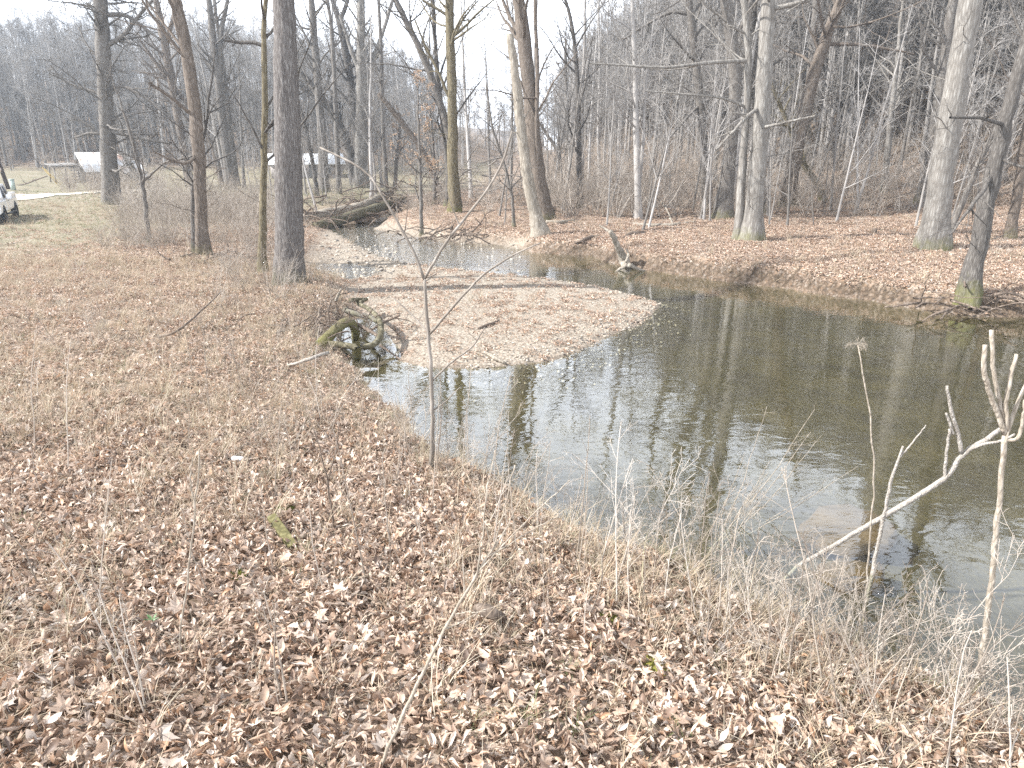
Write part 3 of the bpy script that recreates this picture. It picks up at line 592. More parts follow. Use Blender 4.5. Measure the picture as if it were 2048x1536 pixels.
tree('tree', 'pale trunk with mossy flared foot, front of the clump on the far bank', [(1504, 480, 38), (1510, 400, 33), (1518, 300, 32), (1526, 190, 31), (1533, 90, 29), (1537, 0, 28)], M['bark_pale'], 20, BIG, nseg=38, flare=0.5,
     limbs=[[(1536, 20, 10, 0), (1570, 12, 8, -.3), (1620, 0, 6, -.6)], [(1520, 215, 8, 0), (1492, 232, 7, -.6), (1470, 260, 5, -1), (1432, 300, 4, -1.3)], [(1525, 255, 6, -.3), (1570, 245, 5, -.8), (1630, 232, 3, -1.2)]])
tree('tree', 'dark trunk showing between the pale main tree and its narrow neighbour', [(1522, 425, 18), (1524, 330, 17), (1514, 200, 20), (1505, 90, 22), (1503, 0, 20)], M['bark_dark'], 18, MEDT)
tree('tree', 'broad shaggy trunk leaning right beside the clump on the far bank', [(1573, 412, 32), (1583, 340, 29), (1600, 260, 27), (1622, 170, 25), (1650, 80, 22), (1682, 0, 19)], M['bark_brown'], 17, BIG, nseg=34,
     limbs=[[(1660, 88, 7, 0), (1720, 88, 6, -.4), (1790, 100, 4, -.8), (1828, 108, 3, -1)]])
tree('tree', 'twin upright grey stems behind the leaning shaggy trunk', [(1612, 372, 20), (1610, 270, 18), (1618, 160, 17), (1628, 60, 15), (1634, 0, 14)], M['bark_grey'], 18, MEDT, limbs=[[(1611, 280, 11, 0), (1602, 150, 9, 0), (1598, 50, 8, 0), (1594, -60, 6, 0)]])
tree('tree', 'crooked mossy stem bent left behind the leaning shaggy trunk', [(1648, 402, 15), (1632, 362, 14), (1612, 338, 12), (1595, 300, 9), (1572, 240, 8), (1545, 175, 7)], M['bark_mossy'], 9, THIN)
tree('tree', 'slim pale tree with forked top alone in the brush below the hillside', [(1766, 390, 14), (1774, 320, 12), (1782, 230, 11), (1793, 140, 9), (1800, 60, 7)], M['bark_pale'], 14, THIN)
tree('tree', 'trunk with burls standing behind the largest tree of the far bank', [(1846, 404, 30), (1856, 340, 22), (1868, 260, 22), (1884, 160, 22), (1896, 60, 20), (1905, 0, 18)], M['bark_grey'], 18, MEDT)
tree('tree', 'largest light grey tree of the far bank, mossy foot and vines high up', [(1862, 497, 52), (1875, 400, 45), (1893, 290, 44), (1912, 170, 43), (1928, 70, 43), (1942, 0, 42)], M['bark_pale'], 21, BIG, nseg=40, leaves=0)
tree('tree', 'slender dark tree leaning right with its roots over the undercut bank', [(1940, 590, 38), (1955, 500, 32), (1975, 400, 31), (2000, 290, 29), (2030, 170, 26), (2060, 60, 23)], M['bark_dark'], 14, BIG, nseg=38, flare=0.4,
     limbs=[[(1985, 345, 9, 0), (1965, 385, 8, -.4), (1935, 420, 6, -.7), (1900, 470, 3, -1)], [(2010, 250, 8, 0), (1960, 235, 6, -.6), (1900, 235, 4, -1)], [(1996, 315, 7, 0), (2030, 330, 5, -.4), (2070, 340, 4, -.8)]])
tree('tree', 'grey trunk at the right edge of the picture behind the leaning dark tree', [(2020, 478, 22), (2030, 420, 18), (2040, 350, 17), (2052, 270, 16), (2070, 150, 14)], M['bark_brown'], 14, MEDT)
tree('tree', 'thin pole leaning far right behind the largest light grey tree', [(1893, 478, 12), (1925, 405, 11), (1965, 310, 10), (2000, 240, 8), (2040, 150, 6)], M['bark_grey'], 8, THIN)
tree('broken_snag', 'reddish dead pole leaning left between the two right hand trees', [(1946, 395, 13), (1938, 330, 12), (1929, 270, 11), (1922, 220, 9)], M['bark_brown'], 6, SNAG, broken=True, cat='snag', sides=8)
tree('sapling', 'bare sapling with crooked pale twigs in front of the tall tree by the barn', [(298, 485, 9), (290, 400, 8), (278, 330, 7), (262, 270, 6), (240, 200, 4)], M['bark_grey'], 6, THIN, limbs=[[(279, 368, 5, 0), (310, 342, 4, -.2), (335, 318, 3, -.4), (360, 322, 4, -.5), (392, 308, 3, -.6)]])
tree('sapling', 'tall whippy sapling between the two halves of the riffle gravel', [(1028, 455, 7), (1025, 400, 6), (1010, 330, 5), (985, 260, 4), (975, 190, 3)], M['bark_grey'], 7, THIN)

# --- woods behind: individual trees copied from a few grown ones, then the far mass
def wood_mesh(seed, Ht, r0, spec, lean=0.05, split=True, nseg=12):
    r = np.random.default_rng(seed); n = nseg; z = np.linspace(-0.3, Ht, n)
    w = np.cumsum(r.normal(size=(n, 2)) * 0.02 * Ht / 10, axis=0) + np.outer(z, r.normal(size=2) * lean)
    P = np.column_stack([w - w[0], z]); R = r0 * (1 - 0.86 * np.linspace(0, 1, n) ** 1.1)
    mb = MB(); trunk_mesh(mb, P, R, 7, 0.4, r)
    cb, last = crown_mesh('crown', r, P[None], R[None], np.array([Ht]), spec)
    if split: return mb.mesh('trunk'), cb.mesh('crown')
    for V, Q in zip(cb.V, cb.Q): pass
    n0 = mb.n
    for V in cb.V: mb.V.append(V)
    for Q in cb.Q: mb.Q.append(Q + n0)
    return mb.mesh('tree')
WOOD = [(17, 0.25, 0.98, (44, 12), 0.32, 7, 0.36, 0.09, 0.13, 0.018, 4), (8, 0.2, 1.0, (42, 14), 0.48, 5, 0.5, 0.05, 0.16, 0.011, 3), (8, 0.2, 1.0, (42, 14), 0.5, 3, 0.6, 0.03, 0.2, 0.010, 3)]
WOODS = [(10, 0.15, 0.98, (45, 12), 0.34, 6, 0.5, 0.08, 0.15, 0.010, 4), (7, 0.2, 1.0, (42, 14), 0.48, 4, 0.55, 0.04, 0.18, 0.006, 3), (4, 0.2, 1.0, (42, 14), 0.5, 3, 0.6, 0.03, 0.2, 0.005, 3)]
wood_var = [wood_mesh(50 + k, h, r0, WOOD) for k, (h, r0) in enumerate([(16, .17), (15, .13), (17, .2), (14, .12), (15.5, .15), (13, .1)])]
sap_var = [wood_mesh(70 + k, h, r0, WOODS, 0.12) for k, (h, r0) in enumerate([(7, .05), (8.5, .06), (6, .04), (9.5, .075), (5, .035)])]
for a_, b_ in wood_var + sap_var: a_.materials.append(M['far_tree']); b_.materials.append(M['far_tree'])
hero_xy = np.array([o.location[:2] for o in COL.objects if o.get('category') in ('tree', 'snag')])
def place_wood(kind, x, y, s, rz, label, group, name):
    t, c = kind; z = Hh(x, y)
    e = empty(name, (x, y, z), label, 'tree' if name == 'woodland_tree' else 'sapling', group, rz); e.scale = (s, s, s)
    for nm, me in (('trunk', t), ('crown', c)): obj(nm, me, None, e)
r = np.random.default_rng(21); cnt = 0
def clear(x, y, dmin): return np.hypot(hero_xy[:, 0] - x, hero_xy[:, 1] - y).min() > dmin
def wood_ok(x, y):
    zz_, d_, sb_, rf_, md_ = terrain(np.array([x]), np.array([y]), True)
    return d_[0] > 2.5 and md_[0] > 3
made = 0
while made < 95:                                   # floodplain woods and the foot of the hill
    y = r.uniform(36, 88); x = r.uniform(-0.06, 0.86) * y
    if y < 44 and x < 4: continue
    if not wood_ok(x, y) or not clear(x, y, 1.6): continue
    place_wood(wood_var[r.integers(6)], x, y, r.uniform(0.75, 1.15), r.uniform(0, 6.3), 'bare grey tree in the crowded woods behind the far bank', 'bare trees of the woods behind the far bank', 'woodland_tree'); made += 1
made = 0
while made < 110:
    y = r.uniform(31, 62); x = r.uniform(-0.05, 0.85) * y
    if not wood_ok(x, y) or not clear(x, y, 0.9): continue
    place_wood(sap_var[r.integers(5)], x, y, r.uniform(0.7, 1.15), r.uniform(0, 6.3), 'thin leafless sapling among the brush behind the far bank', 'leafless saplings behind the far bank', 'woodland_sapling'); made += 1
made = 0
while made < 26:                                   # left bank beyond the big trunk
    y = r.uniform(44, 72); x = r.uniform(-0.46, -0.14) * y
    if line_sd(np.array([x]), np.array([y]), MID)[0] > -3 or not clear(x, y, 1.5): continue
    k = r.integers(3)
    place_wood((wood_var if k == 0 else sap_var)[r.integers(5)], x, y, r.uniform(0.7, 1.0), r.uniform(0, 6.3), 'slim bare tree of the belt between creek and field', 'slim bare trees between creek and field', 'woodland_tree'); made += 1

SRC = bpy.data.collections.new('sources')
def scatter(name, P, rot, scl, idx, sources, mat, label=None, cat=None, parent=None):
    """one object of uncountable stuff: instances of the source meshes on points"""
    coll = bpy.data.collections.new(name + '_kinds')
    for k, me in enumerate(sources):
        if len(me.materials) == 0 and mat is not None: me.materials.append(mat)
        coll.objects.link(bpy.data.objects.new('%s_%02d' % (name, k), me))
    me = bpy.data.meshes.new(name); n = len(P); me.vertices.add(n); me.vertices.foreach_set('co', np.asarray(P, float).ravel())
    for nm, ty, arr, key in (('rot', 'FLOAT_VECTOR', rot, 'vector'), ('scl', 'FLOAT', scl, 'value'), ('kind', 'INT', idx, 'value')):
        a = me.attributes.new(nm, ty, 'POINT'); a.data.foreach_set(key, np.asarray(arr, np.int32 if ty == 'INT' else np.float32).ravel())
    me.update()
    ng = bpy.data.node_groups.new(name, 'GeometryNodeTree')
    ng.interface.new_socket('Geometry', in_out='INPUT', socket_type='NodeSocketGeometry'); ng.interface.new_socket('Geometry', in_out='OUTPUT', socket_type='NodeSocketGeometry')
    N = ng.nodes; gi = N.new('NodeGroupInput'); go = N.new('NodeGroupOutput'); ip = N.new('GeometryNodeInstanceOnPoints')
    ci = N.new('GeometryNodeCollectionInfo'); ci.inputs['Collection'].default_value = coll; ci.inputs['Separate Children'].default_value = True; ci.inputs['Reset Children'].default_value = True
    def na(nm, ty):
        a = N.new('GeometryNodeInputNamedAttribute'); a.data_type = ty; a.inputs['Name'].default_value = nm; return a.outputs['Attribute']
    e2r = N.new('FunctionNodeEulerToRotation')
    K = ng.links.new
    K(gi.outputs[0], ip.inputs['Points']); K(ci.outputs[0], ip.inputs['Instance']); ip.inputs['Pick Instance'].default_value = True
    K(na('kind', 'INT'), ip.inputs['Instance Index']); K(na('rot', 'FLOAT_VECTOR'), e2r.inputs[0]); K(e2r.outputs[0], ip.inputs['Rotation']); K(na('scl', 'FLOAT'), ip.inputs['Scale'])
    K(ip.outputs[0], go.inputs[0])
    o = bpy.data.objects.new(name, me); COL.objects.link(o); md = o.modifiers.new('scatter', 'NODES'); md.node_group = ng
    if parent is not None: o.parent = parent
    o['kind'] = 'stuff'
    if label: o['label'] = label
    if cat: o['category'] = cat
    return o

# far woods on both hills: a mass nobody could count
r = np.random.default_rng(5); pts = []
while len(pts) < 2300:                              # right-hand hill
    y = r.uniform(28, 170); x = r.uniform(0.03, 1.15) * y + r.uniform(0, 8)
    s = line_sd(np.array([x]), np.array([y]), FOOT_R)[0]
    if s < 1 or s > 62: continue
    pts.append((x, y, r.uniform(0.75, 1.1)))
while len(pts) < 3300:                              # hill beyond the field
    y = r.uniform(90, 175); x = r.uniform(-1.0, -0.1) * y
    if -line_sd(np.array([x]), np.array([y]), FOOT_L)[0] < -1: continue
    pts.append((x, y, r.uniform(0.75, 1.1)))
while len(pts) < 3550:                              # far end of the valley
    y = r.uniform(150, 230); x = r.uniform(-0.32, 0.2) * y
    pts.append((x, y, r.uniform(0.6, 0.95)))
while len(pts) < 3750:                              # edge of the field
    y = r.uniform(96, 110); x = r.uniform(-1.0, -0.05) * y
    pts.append((x, y, r.uniform(0.45, 0.8)))
pts = np.array(pts); pz = terrain(pts[:, 0], pts[:, 1])
fw = [wood_mesh(90 + k, h, r0, WOOD, split=False) for k, (h, r0) in enumerate([(15, .16), (14, .13), (16, .18), (13, .12), (15, .14)])]
for k, f_ in enumerate(fw): f_.materials.append(M['far_tree'])
scatter('far_woods', np.column_stack([pts[:, :2], pz]), np.column_stack([np.zeros((len(pts), 2)), r.uniform(0, 6.3, len(pts))]), pts[:, 2], r.integers(0, 5, len(pts)), fw, M['far_tree'],
        'far leafless woods covering the hills on both sides of the valley', 'woods')

# ------------------------------------------------------------------ leaves, grass, brush
def oval_leaf(seed, L=0.115, Wd=0.05, curl=1.0, cup=0.5, ns=6):
    r = np.random.default_rng(seed); V = []; a = 0.0; x = z = 0.0
    prof = [0.05, 0.62, 0.95, 1.0, 0.72, 0.36, 0.02] if ns == 6 else np.sin(np.linspace(0.05, 3.1, ns + 1))
    tw = r.normal() * 0.5
    for i in range(ns + 1):
        w = Wd / 2 * prof[i]; t = i / ns; c = cup * (0.6 + 0.6 * t); ang = tw * (t - 0.5)
        for k, s in enumerate((-1, -0.5, 0, 0.5, 1)):
            yy_ = s * w * math.cos(abs(s) * c * 0.8); zz_ = abs(s) * w * math.sin(abs(s) * c * 1.2) + 0.003 * r.normal() * abs(s)
            V.append((x, yy_ * math.cos(ang) - zz_ * math.sin(ang), z + yy_ * math.sin(ang) + zz_ * math.cos(ang)))
        a += curl / ns; x += L / ns * math.cos(a); z += L / ns * math.sin(a)
    V = np.array(V); V[:, 0] -= L / 2; V[:, 2] -= V[:, 2].min() * 0.6 + V[:, 2].mean() * 0.4
    Q = [(i * 5 + k, i * 5 + k + 1, i * 5 + k + 6, i * 5 + k + 5) for i in range(ns) for k in range(4)]
    return V, np.array(Q)
def lobed_leaf(seed, L=0.2, curl=0.6):
    r = np.random.default_rng(seed)
    out = []
    tips = [(-125, 0.55), (-62, 0.92), (0, 1.05), (62, 0.92), (125, 0.55)]; notch = [0.33, 0.44, 0.47, 0.47, 0.44, 0.33]
    angs = [-165]
    pts = [(-170, 0.12)]
    for k, (a, t) in enumerate(tips):
        pts += [(a - 30, notch[k] * 1.0), (a - 13, t * 0.72), (a - 8, t * 0.66), (a, t), (a + 9, t * 0.66), (a + 14, t * 0.74)]
    pts += [(150, 0.3), (170, 0.12)]
    P = np.array([(math.cos(math.radians(a)) * t, math.sin(math.radians(a)) * t) for a, t in pts]) * L * 0.55
    P *= 1 + 0.06 * r.normal(size=P.shape)
    mid = P * 0.5
    k1, k2, ph = curl * r.uniform(0.5, 1.2), curl * r.uniform(-0.5, 0.9), r.uniform(0, 3.1)
    def lift(p):
        q = p / (L * 0.55); u = q[:, 0] * math.cos(ph) + q[:, 1] * math.sin(ph); v = -q[:, 0] * math.sin(ph) + q[:, 1] * math.cos(ph)
        rr = np.hypot(q[:, 0], q[:, 1]); an = np.arctan2(q[:, 1], q[:, 0])
        return (k1 * u * u * 0.5 + k2 * v * v * 0.5 + 0.07 * np.cos(an * 5.8) * rr) * L * 0.5
    n = len(P); V = np.concatenate([[[0, 0, 0]], np.column_stack([mid, lift(mid)]), np.column_stack([P, lift(P)])])
    T = [(0, 1 + i, 2 + i) for i in range(n - 1)]; Q = [(1 + i, 1 + n + i, 2 + n + i, 2 + i) for i in range(n - 1)]
    st = np.array([[0, -0.002, 0], [0, 0.002, 0], [-L * 0.45, 0.002, 0.012], [-L * 0.45, -0.002, 0.012]]); b = len(V)
    V = np.concatenate([V, st]); Q.append((b, b + 1, b + 2, b + 3))
    return V, np.array(Q), np.array(T)
leaf_me = []
for k in range(9):
    V, Q = oval_leaf(k, L=[.12, .10, .14, .09, .13, .11, .15, .10, .12][k], Wd=[.05, .045, .055, .04, .042, .055, .05, .035, .06][k], curl=[.9, -.7, 1.6, .5, -1.3, 2.2, .4, 1.2, -.4][k], cup=[.9, 1.4, .5, 1.7, 1.1, .8, 1.9, 1.3, 2.2][k])
    leaf_me.append(mesh_np('fallen_leaf', V, Q))
big_me = [mesh_np('fallen_leaf', *lobed_leaf(k, L)) for k, L in enumerate([0.19, 0.16, 0.22, 0.15, 0.18])]
for x_ in leaf_me + big_me: x_.materials.append(M['leaf'])

def tnormal(x, y, e=0.06):
    z0 = terrain(x, y); zx = terrain(x + e, y); zy = terrain(x, y + e)
    n = np.stack([-(zx - z0) / e, -(zy - z0) / e, np.ones_like(z0)], 1)
    return z0, norm(n)
def rot_from(nrm, spin, tilt):
    """eulers (XYZ) of a spin about z followed by leaning z to the ground's normal, plus a random tilt; approximate for small slopes"""
    rx = np.arctan2(-nrm[:, 1], nrm[:, 2]) * -1; ry = np.arctan2(nrm[:, 0], nrm[:, 2])
    # rotate tilt axes into the spun frame: R = Rz(spin) applied last in XYZ order
    c, s = np.cos(spin), np.sin(spin)
    tx = c * -nrm[:, 1] / nrm[:, 2] + s * nrm[:, 0] / nrm[:, 2]; ty = -s * -nrm[:, 1] / nrm[:, 2] + c * nrm[:, 0] / nrm[:, 2]
    return np.column_stack([np.arctan(tx) + tilt[:, 0], np.arctan(ty) + tilt[:, 1], spin])
def frustum_pts(r, n, y0, y1, pw=1.0, wide=0.80, pad=1.3):
    y = y0 + (y1 - y0) * r.random(n) ** pw; x = (r.random(n) * 2 - 1) * (wide * y + pad)
    return x, y
r = np.random.default_rng(77)
# near litter, leaf by leaf
def litter_near(n, y0, y1, mx, seed, cover=0.25):
    r = np.random.default_rng(seed)
    y = r.uniform(y0, y1, n * 3); keep = r.random(n * 3) < (0.8 * y + 1.6) / (0.8 * y1 + 1.6); y = y[keep][:n]
    x = (r.random(len(y)) * 2 - 1) * (0.8 * y + 1.6)
    z, d, sb, rf, md = terrain(x, y, True)
    patch = fbm(x * 0.9 + 40, y * 0.9, 3)
    edge = sstep(0.0, 1.6, d)
    pr = np.clip(0.35 + 0.65 * edge + patch * 0.7, 0.12, 1) * np.where(sb < 0, 0.6, 1) * np.where(rf < 0, 0.25, 1)
    pr = pr * (1 - 0.4 * sstep(7, 11, y) * sstep(-1.5, -5, x)); k = (d > 0.05) & (r.random(len(x)) < pr)
    return x[k], y[k], d[k], sb[k]
x1, y1, d1, s1 = litter_near(115000, 1.3, 9.5, 1, 5)
x2, y2, d2, s2 = litter_near(70000, 9.5, 19, 1, 6)
x = np.concatenate([x1, x2]); y = np.concatenate([y1, y2]); sbb = np.concatenate([s1, s2]); z, nr_ = tnormal(x, y)
kk = nr_[:, 2] > 0.74; x, y, sbb, z, nr_ = x[kk], y[kk], sbb[kk], z[kk], nr_[kk]
n = len(x); r = np.random.default_rng(8)
sc = r.uniform(0.4, 1.0, n) * np.where(sbb < 0.3, 0.62, 1.0); steep = np.where(r.random(n) < 0.35, 0.85, 0.33)
rot = rot_from(nr_, r.uniform(0, 6.283, n), r.normal(size=(n, 2)) * steep[:, None])
flip = r.random(n) < 0.5; rot[:, 0] += np.where(flip, math.pi, 0)
zz = z + r.uniform(0.0, 0.06, n) * np.where(sbb < 0.3, 0.5, 1)
kind = np.where(r.random(n) < 0.05, r.integers(9, 14, n), r.integers(0, 9, n))
scatter('leaf_litter', np.column_stack([x, y, zz]), rot, sc, kind, leaf_me + big_me, M['leaf'], parent=ground)
# the leaves that show largest, each its own piece of the ground cover
r = np.random.default_rng(9); made = 0
xs = []; 
while made < 300:
    u = r.uniform(-40, 2080); v = r.uniform(1010, 1570) if made > 90 else r.uniform(1300, 1560)
    p = G(u, v, -0.25); x_, y_ = p[0], p[1]
    zz_, dd, _, _, _ = terrain(np.array([x_]), np.array([y_]), True)
    if dd[0] < 0.5: continue
    xs.append((x_, y_)); made += 1
xs = np.array(xs); z, nr_ = tnormal(xs[:, 0], xs[:, 1])
rot = rot_from(nr_, r.uniform(0, 6.283, 300), r.normal(size=(300, 2)) * 0.33)
for k in range(300):
    bigk = r.random() < 0.3
    o = obj('leaf', (big_me if bigk else leaf_me)[r.integers(5 if bigk else 9)], None, ground, (xs[k, 0], xs[k, 1], z[k] + r.uniform(0.045, 0.07)))
    o.rotation_euler = rot[k]; q = r.uniform(0.55, 0.95) if bigk else r.uniform(0.75, 1.15); o.scale = (q, q, q)

# farther litter in small drifts
def drift(seed, n=16, rad=0.24):
    r = np.random.default_rng(seed); mb = MB(); tint = []
    for k in range(n):
        V, Q = oval_leaf(seed * 50 + k, L=r.uniform(.09, .15), Wd=r.uniform(.045, .075), curl=r.normal() * 0.9, cup=r.uniform(.5, 1.8), ns=3)
        a, b, c = r.normal() * 0.45, r.normal() * 0.45, r.uniform(0, 6.28)
        Rz = np.array([[math.cos(c), -math.sin(c), 0], [math.sin(c), math.cos(c), 0], [0, 0, 1]]); Rx = np.array([[1, 0, 0], [0, math.cos(a), -math.sin(a)], [0, math.sin(a), math.cos(a)]])
        mb.add(V @ (Rz @ Rx).T + np.array([*(r.normal(size=2) * rad * 0.6), r.uniform(0.005, 0.05)]), Q); tint += [r.random()] * len(Q)
    me = mb.mesh('drift'); t = me.attributes.new('tint', 'FLOAT', 'FACE'); t.data.foreach_set('value', np.array(tint, np.float32)); me.materials.append(M['leaf']); return me
drifts = [drift(k + 1) for k in range(8)]
r = np.random.default_rng(14)
def far_pts(n, y0, y1):
    y = r.uniform(y0, y1, n); keep = r.random(n) < (0.8 * y + 2) / (0.8 * y1 + 2); y = y[keep]; x = (r.random(len(y)) * 2 - 1) * (0.8 * y + 2)
    z, d, sb, rf, md = terrain(x, y, True); return x, y, z, d, sb, rf, md
Xs = []
for n_, a_, b_ in ((4200, 9.5, 17), (26000, 17, 34), (24000, 34, 62)):
    x, y, z, d, sb, rf, md = far_pts(n_, a_, b_)
    fld = sstep(30, 44, y + 0.35 * x) * (md < -4); fld = np.maximum(fld, sstep(-13, -19, x) * (md < -4))
    k = (d > 0.12) & (r.random(len(x)) < np.where(rf < 0.3, 0.05, np.where(sb < 0.1, 0.3, 1.0)) * (1 - 0.88 * fld))
    Xs.append(np.column_stack([x, y])[k])
Xs = np.concatenate(Xs); z, nr_ = tnormal(Xs[:, 0], Xs[:, 1], 0.15); kk = nr_[:, 2] > 0.74; Xs, z, nr_ = Xs[kk], z[kk], nr_[kk]; n = len(Xs)
scatter('leaf_drifts', np.column_stack([Xs, z + 0.005]), rot_from(nr_, r.uniform(0, 6.28, n), r.normal(size=(n, 2)) * 0.08), r.uniform(0.45, 0.85, n), r.integers(0, 8, n), drifts, M['leaf'], parent=ground)

# dry and green grass
def tuft(seed, nb=14, h=0.28, spread=0.5, w=0.0035):
    r = np.random.default_rng(seed); mb = MB(); tint = []
    for k in range(nb):
        a = r.uniform(0, 6.28); ln = h * r.uniform(0.5, 1.25); p = np.array([*(r.normal(size=2) * 0.03), 0.0]); d = norm(np.array([math.cos(a) * spread * r.uniform(0.2, 1.3), math.sin(a) * spread * r.uniform(0.2, 1.3), 1.0]))
        s = np.array([-math.sin(a), math.cos(a), 0.0]); V = []; ns = 4; bend = r.uniform(0.1, 0.6)
        for i in range(ns + 1):
            ww = w * (1 - i / ns * 0.85); V += [p - s * ww, p + s * ww]
            p = p + d * ln / ns; d = norm(d + np.array([math.cos(a) * bend * 0.5, math.sin(a) * bend * 0.5, -bend * 0.55]))
        mb.add(V, [(2 * i, 2 * i + 1, 2 * i + 3, 2 * i + 2) for i in range(ns)]); tint += [r.random() * 0.35] * ns
    me = mb.mesh('tuft'); t = me.attributes.new('tint', 'FLOAT', 'FACE'); t.data.foreach_set('value', np.array(tint, np.float32)); return me
straw = [tuft(k, [16, 12, 20, 10][k % 4], [.26, .38, .18, .5][k % 4], [.6, .45, .9, .4][k % 4]) for k in range(8)] + [tuft(20 + k, 18, .3, 3.0, .0028) for k in range(4)]
r = np.random.default_rng(31)
def grass_pts(n, y0, y1, seed, fn):
    r = np.random.default_rng(seed); y = r.uniform(y0, y1, n); keep = r.random(n) < (0.8 * y + 1.5) / (0.8 * y1 + 1.5); y = y[keep]; x = (r.random(len(y)) * 2 - 1) * (0.8 * y + 1.5)
    z, d, sb, rf, md = terrain(x, y, True); p = fn(x, y, d, sb, rf, md); k = (d > 0.04) & (r.random(len(x)) < p); return np.column_stack([x, y, z - 0.01])[k]
def straw_near(x, y, d, sb, rf, md):
    patch = sstep(0.02, 0.35, fbm(x * 0.6 + 9, y * 0.6 + 2, 3)); bank = sstep(2.2, 0.2, d)
    return np.clip(0.1 + 0.6 * patch + 0.6 * bank + 0.7 * sstep(6, 10, y) * sstep(-1.5, -5, x), 0, 1) * np.where(sb < 0.2, 0.03, 1) * np.where(rf < 0, 0.05, 1) * np.where(md > 0, 0.45, 1)
def straw_far(x, y, d, sb, rf, md):
    patch = sstep(-0.1, 0.35, fbm(x * 0.35 + 9, y * 0.35 + 2, 3)); bank = sstep(1.5, 0.2, d)
    return np.clip(0.25 + 0.6 * patch + 0.4 * bank, 0, 1) * np.where(sb < 0.4, 0.02, 1) * np.where(rf < 0.3, 0.1, 1) * np.where(md > 0, 0.5, 1)
PS = np.concatenate([grass_pts(13000, 1.4, 10, 3, straw_near), grass_pts(24000, 10, 24, 4, straw_near), grass_pts(17000, 22, 50, 6, straw_far)])
n = len(PS); scl = r.uniform(0.5, 1.2, n) * np.where(PS[:, 1] > 22, 1.25, 1.0)
scatter('dry_grass', PS, np.column_stack([r.normal(size=(n, 2)) * 0.2, r.uniform(0, 6.28, n)]), scl, np.where(r.random(n) < .5, r.integers(8, 12, n), r.integers(0, 8, n)), straw, M['straw'], 'dry straw coloured grass growing through the leaf litter on both banks', 'grass')
greens = [tuft(40 + k, 22, .13 + .03 * k, .8, .003) for k in range(4)]
def green_f(x, y, d, sb, rf, md):
    return np.clip(sstep(0.15, 0.45, fbm(x * 0.6 + 70, y * 0.6 + 31, 3)) * 0.75 + 0.05, 0, 1) * (md < 0) * np.where(sb < 0.2, 0, 1) * np.where(rf < 0, 0.0, 1)
def green_field(x, y, d, sb, rf, md):
    fld = np.maximum(sstep(30, 44, y + 0.35 * x), sstep(-13, -19, x)) * (md < -5); return fld
PG = np.concatenate([grass_pts(9000, 1.4, 16, 13, green_f), grass_pts(26000, 24, 64, 14, green_field)]); n = len(PG)
scatter('green_grass', PG, np.column_stack([r.normal(size=(n, 2)) * 0.15, r.uniform(0, 6.28, n)]), r.uniform(0.5, 1.2, n), r.integers(0, 4, n), greens, M['green_grass'], 'short green grass in patches on the bank and across the field', 'grass')

# leafless brush: too tangled to count
def bush(seed, ns=6, h=1.6, r0=0.007, spread=0.35, twigs=(5, 4)):
    r = np.random.default_rng(seed); n = 7; t = np.linspace(0, 1, n)
    P = np.zeros((ns, n, 3)); P[:, 0, :2] = r.normal(size=(ns, 2)) * 0.12; P[:, 0, 2] = -0.05
    d = norm(np.column_stack([r.normal(size=(ns, 2)) * spread, np.ones(ns)])); L = h * r.uniform(0.55, 1.2, ns)
    for k in range(1, n):
        d = norm(d + r.normal(size=(ns, 3)) * 0.12 + np.array([0, 0, -0.02])); P[:, k] = P[:, k - 1] + d * (L / (n - 1))[:, None]
    R = r0 * (1 - 0.7 * t)[None] * r.uniform(0.7, 1.2, ns)[:, None]
    mb = MB(); mb.tubes(P, R, 4); c, cr_, cl = sprout(r, P, R, L, twigs[0], 0.25, 1, (40, 14), 0.45, 4, 0.6, 0.03, 0.2, 0.0028); mb.tubes(c, cr_, 3)
    c, cr_, cl = sprout(r, c, cr_, cl, twigs[1], 0.2, 1, (42, 14), 0.5, 3, 0.7, 0.02, 0.22, 0.0022); mb.tubes(c, cr_, 3); return mb.mesh('bush')
bushes = [bush(k, [6, 8, 5, 9, 7, 4][k], [1.5, 1.1, 2.2, 0.9, 1.8, 2.8][k], [.008, .006, .011, .005, .009, .013][k]) for k in range(6)]
r = np.random.default_rng(61); B = []
def add_brush(n, u0, u1, v0, v1, smin, smax, cond=None):
    for k in range(n):
        p = G(r.uniform(u0, u1), r.uniform(v0, v1), -0.75)
        if p[1] > 110 or p[1] < 0: continue
        B.append((p[0], p[1], r.uniform(smin, smax)))
add_brush(620, 110, 540, 384, 450, 0.55, 1.1); add_brush(330, 200, 560, 400, 500, 0.45, 0.9); add_brush(120, 120, 330, 368, 384, 0.8, 1.4); add_brush(90, 430, 720, 470, 600, 0.35, 0.75); add_brush(150, 500, 900, 365, 415, 0.5, 1.0)
add_brush(260, 820, 1300, 350, 440, 0.5, 1.1); add_brush(560, 1150, 2200, 345, 425, 0.5, 1.15); add_brush(150, 1250, 2200, 380, 450, 0.4, 0.8); add_brush(60, 1050, 2200, 460, 600, 0.25, 0.45)
add_brush(60, 520, 1060, 600, 930, 0.25, 0.5); add_brush(70, 0, 520, 470, 760, 0.2, 0.4)
for k in range(1900):
    y = r.uniform(36, 95); x_ = r.uniform(0.03, 0.95) * y; B.append((x_, y, r.uniform(0.8, 2.0)))
for k in range(500):
    y = r.uniform(88, 125); x_ = r.uniform(-0.95, -0.05) * y; B.append((x_, y, r.uniform(0.9, 2.0)))
B = np.array(B); z, d, sb, rf, md = terrain(B[:, 0], B[:, 1], True)
k = (d > 0.1) & (sb > 0.5) & (rf > 0.5); k &= ~((B[:, 0] < -17) & (B[:, 1] > 20) & (md < -3) & (B[:, 1] < 60) & (B[:, 0] < -0.55 * B[:, 1])); B = B[k]; z = z[k]; n = len(B)
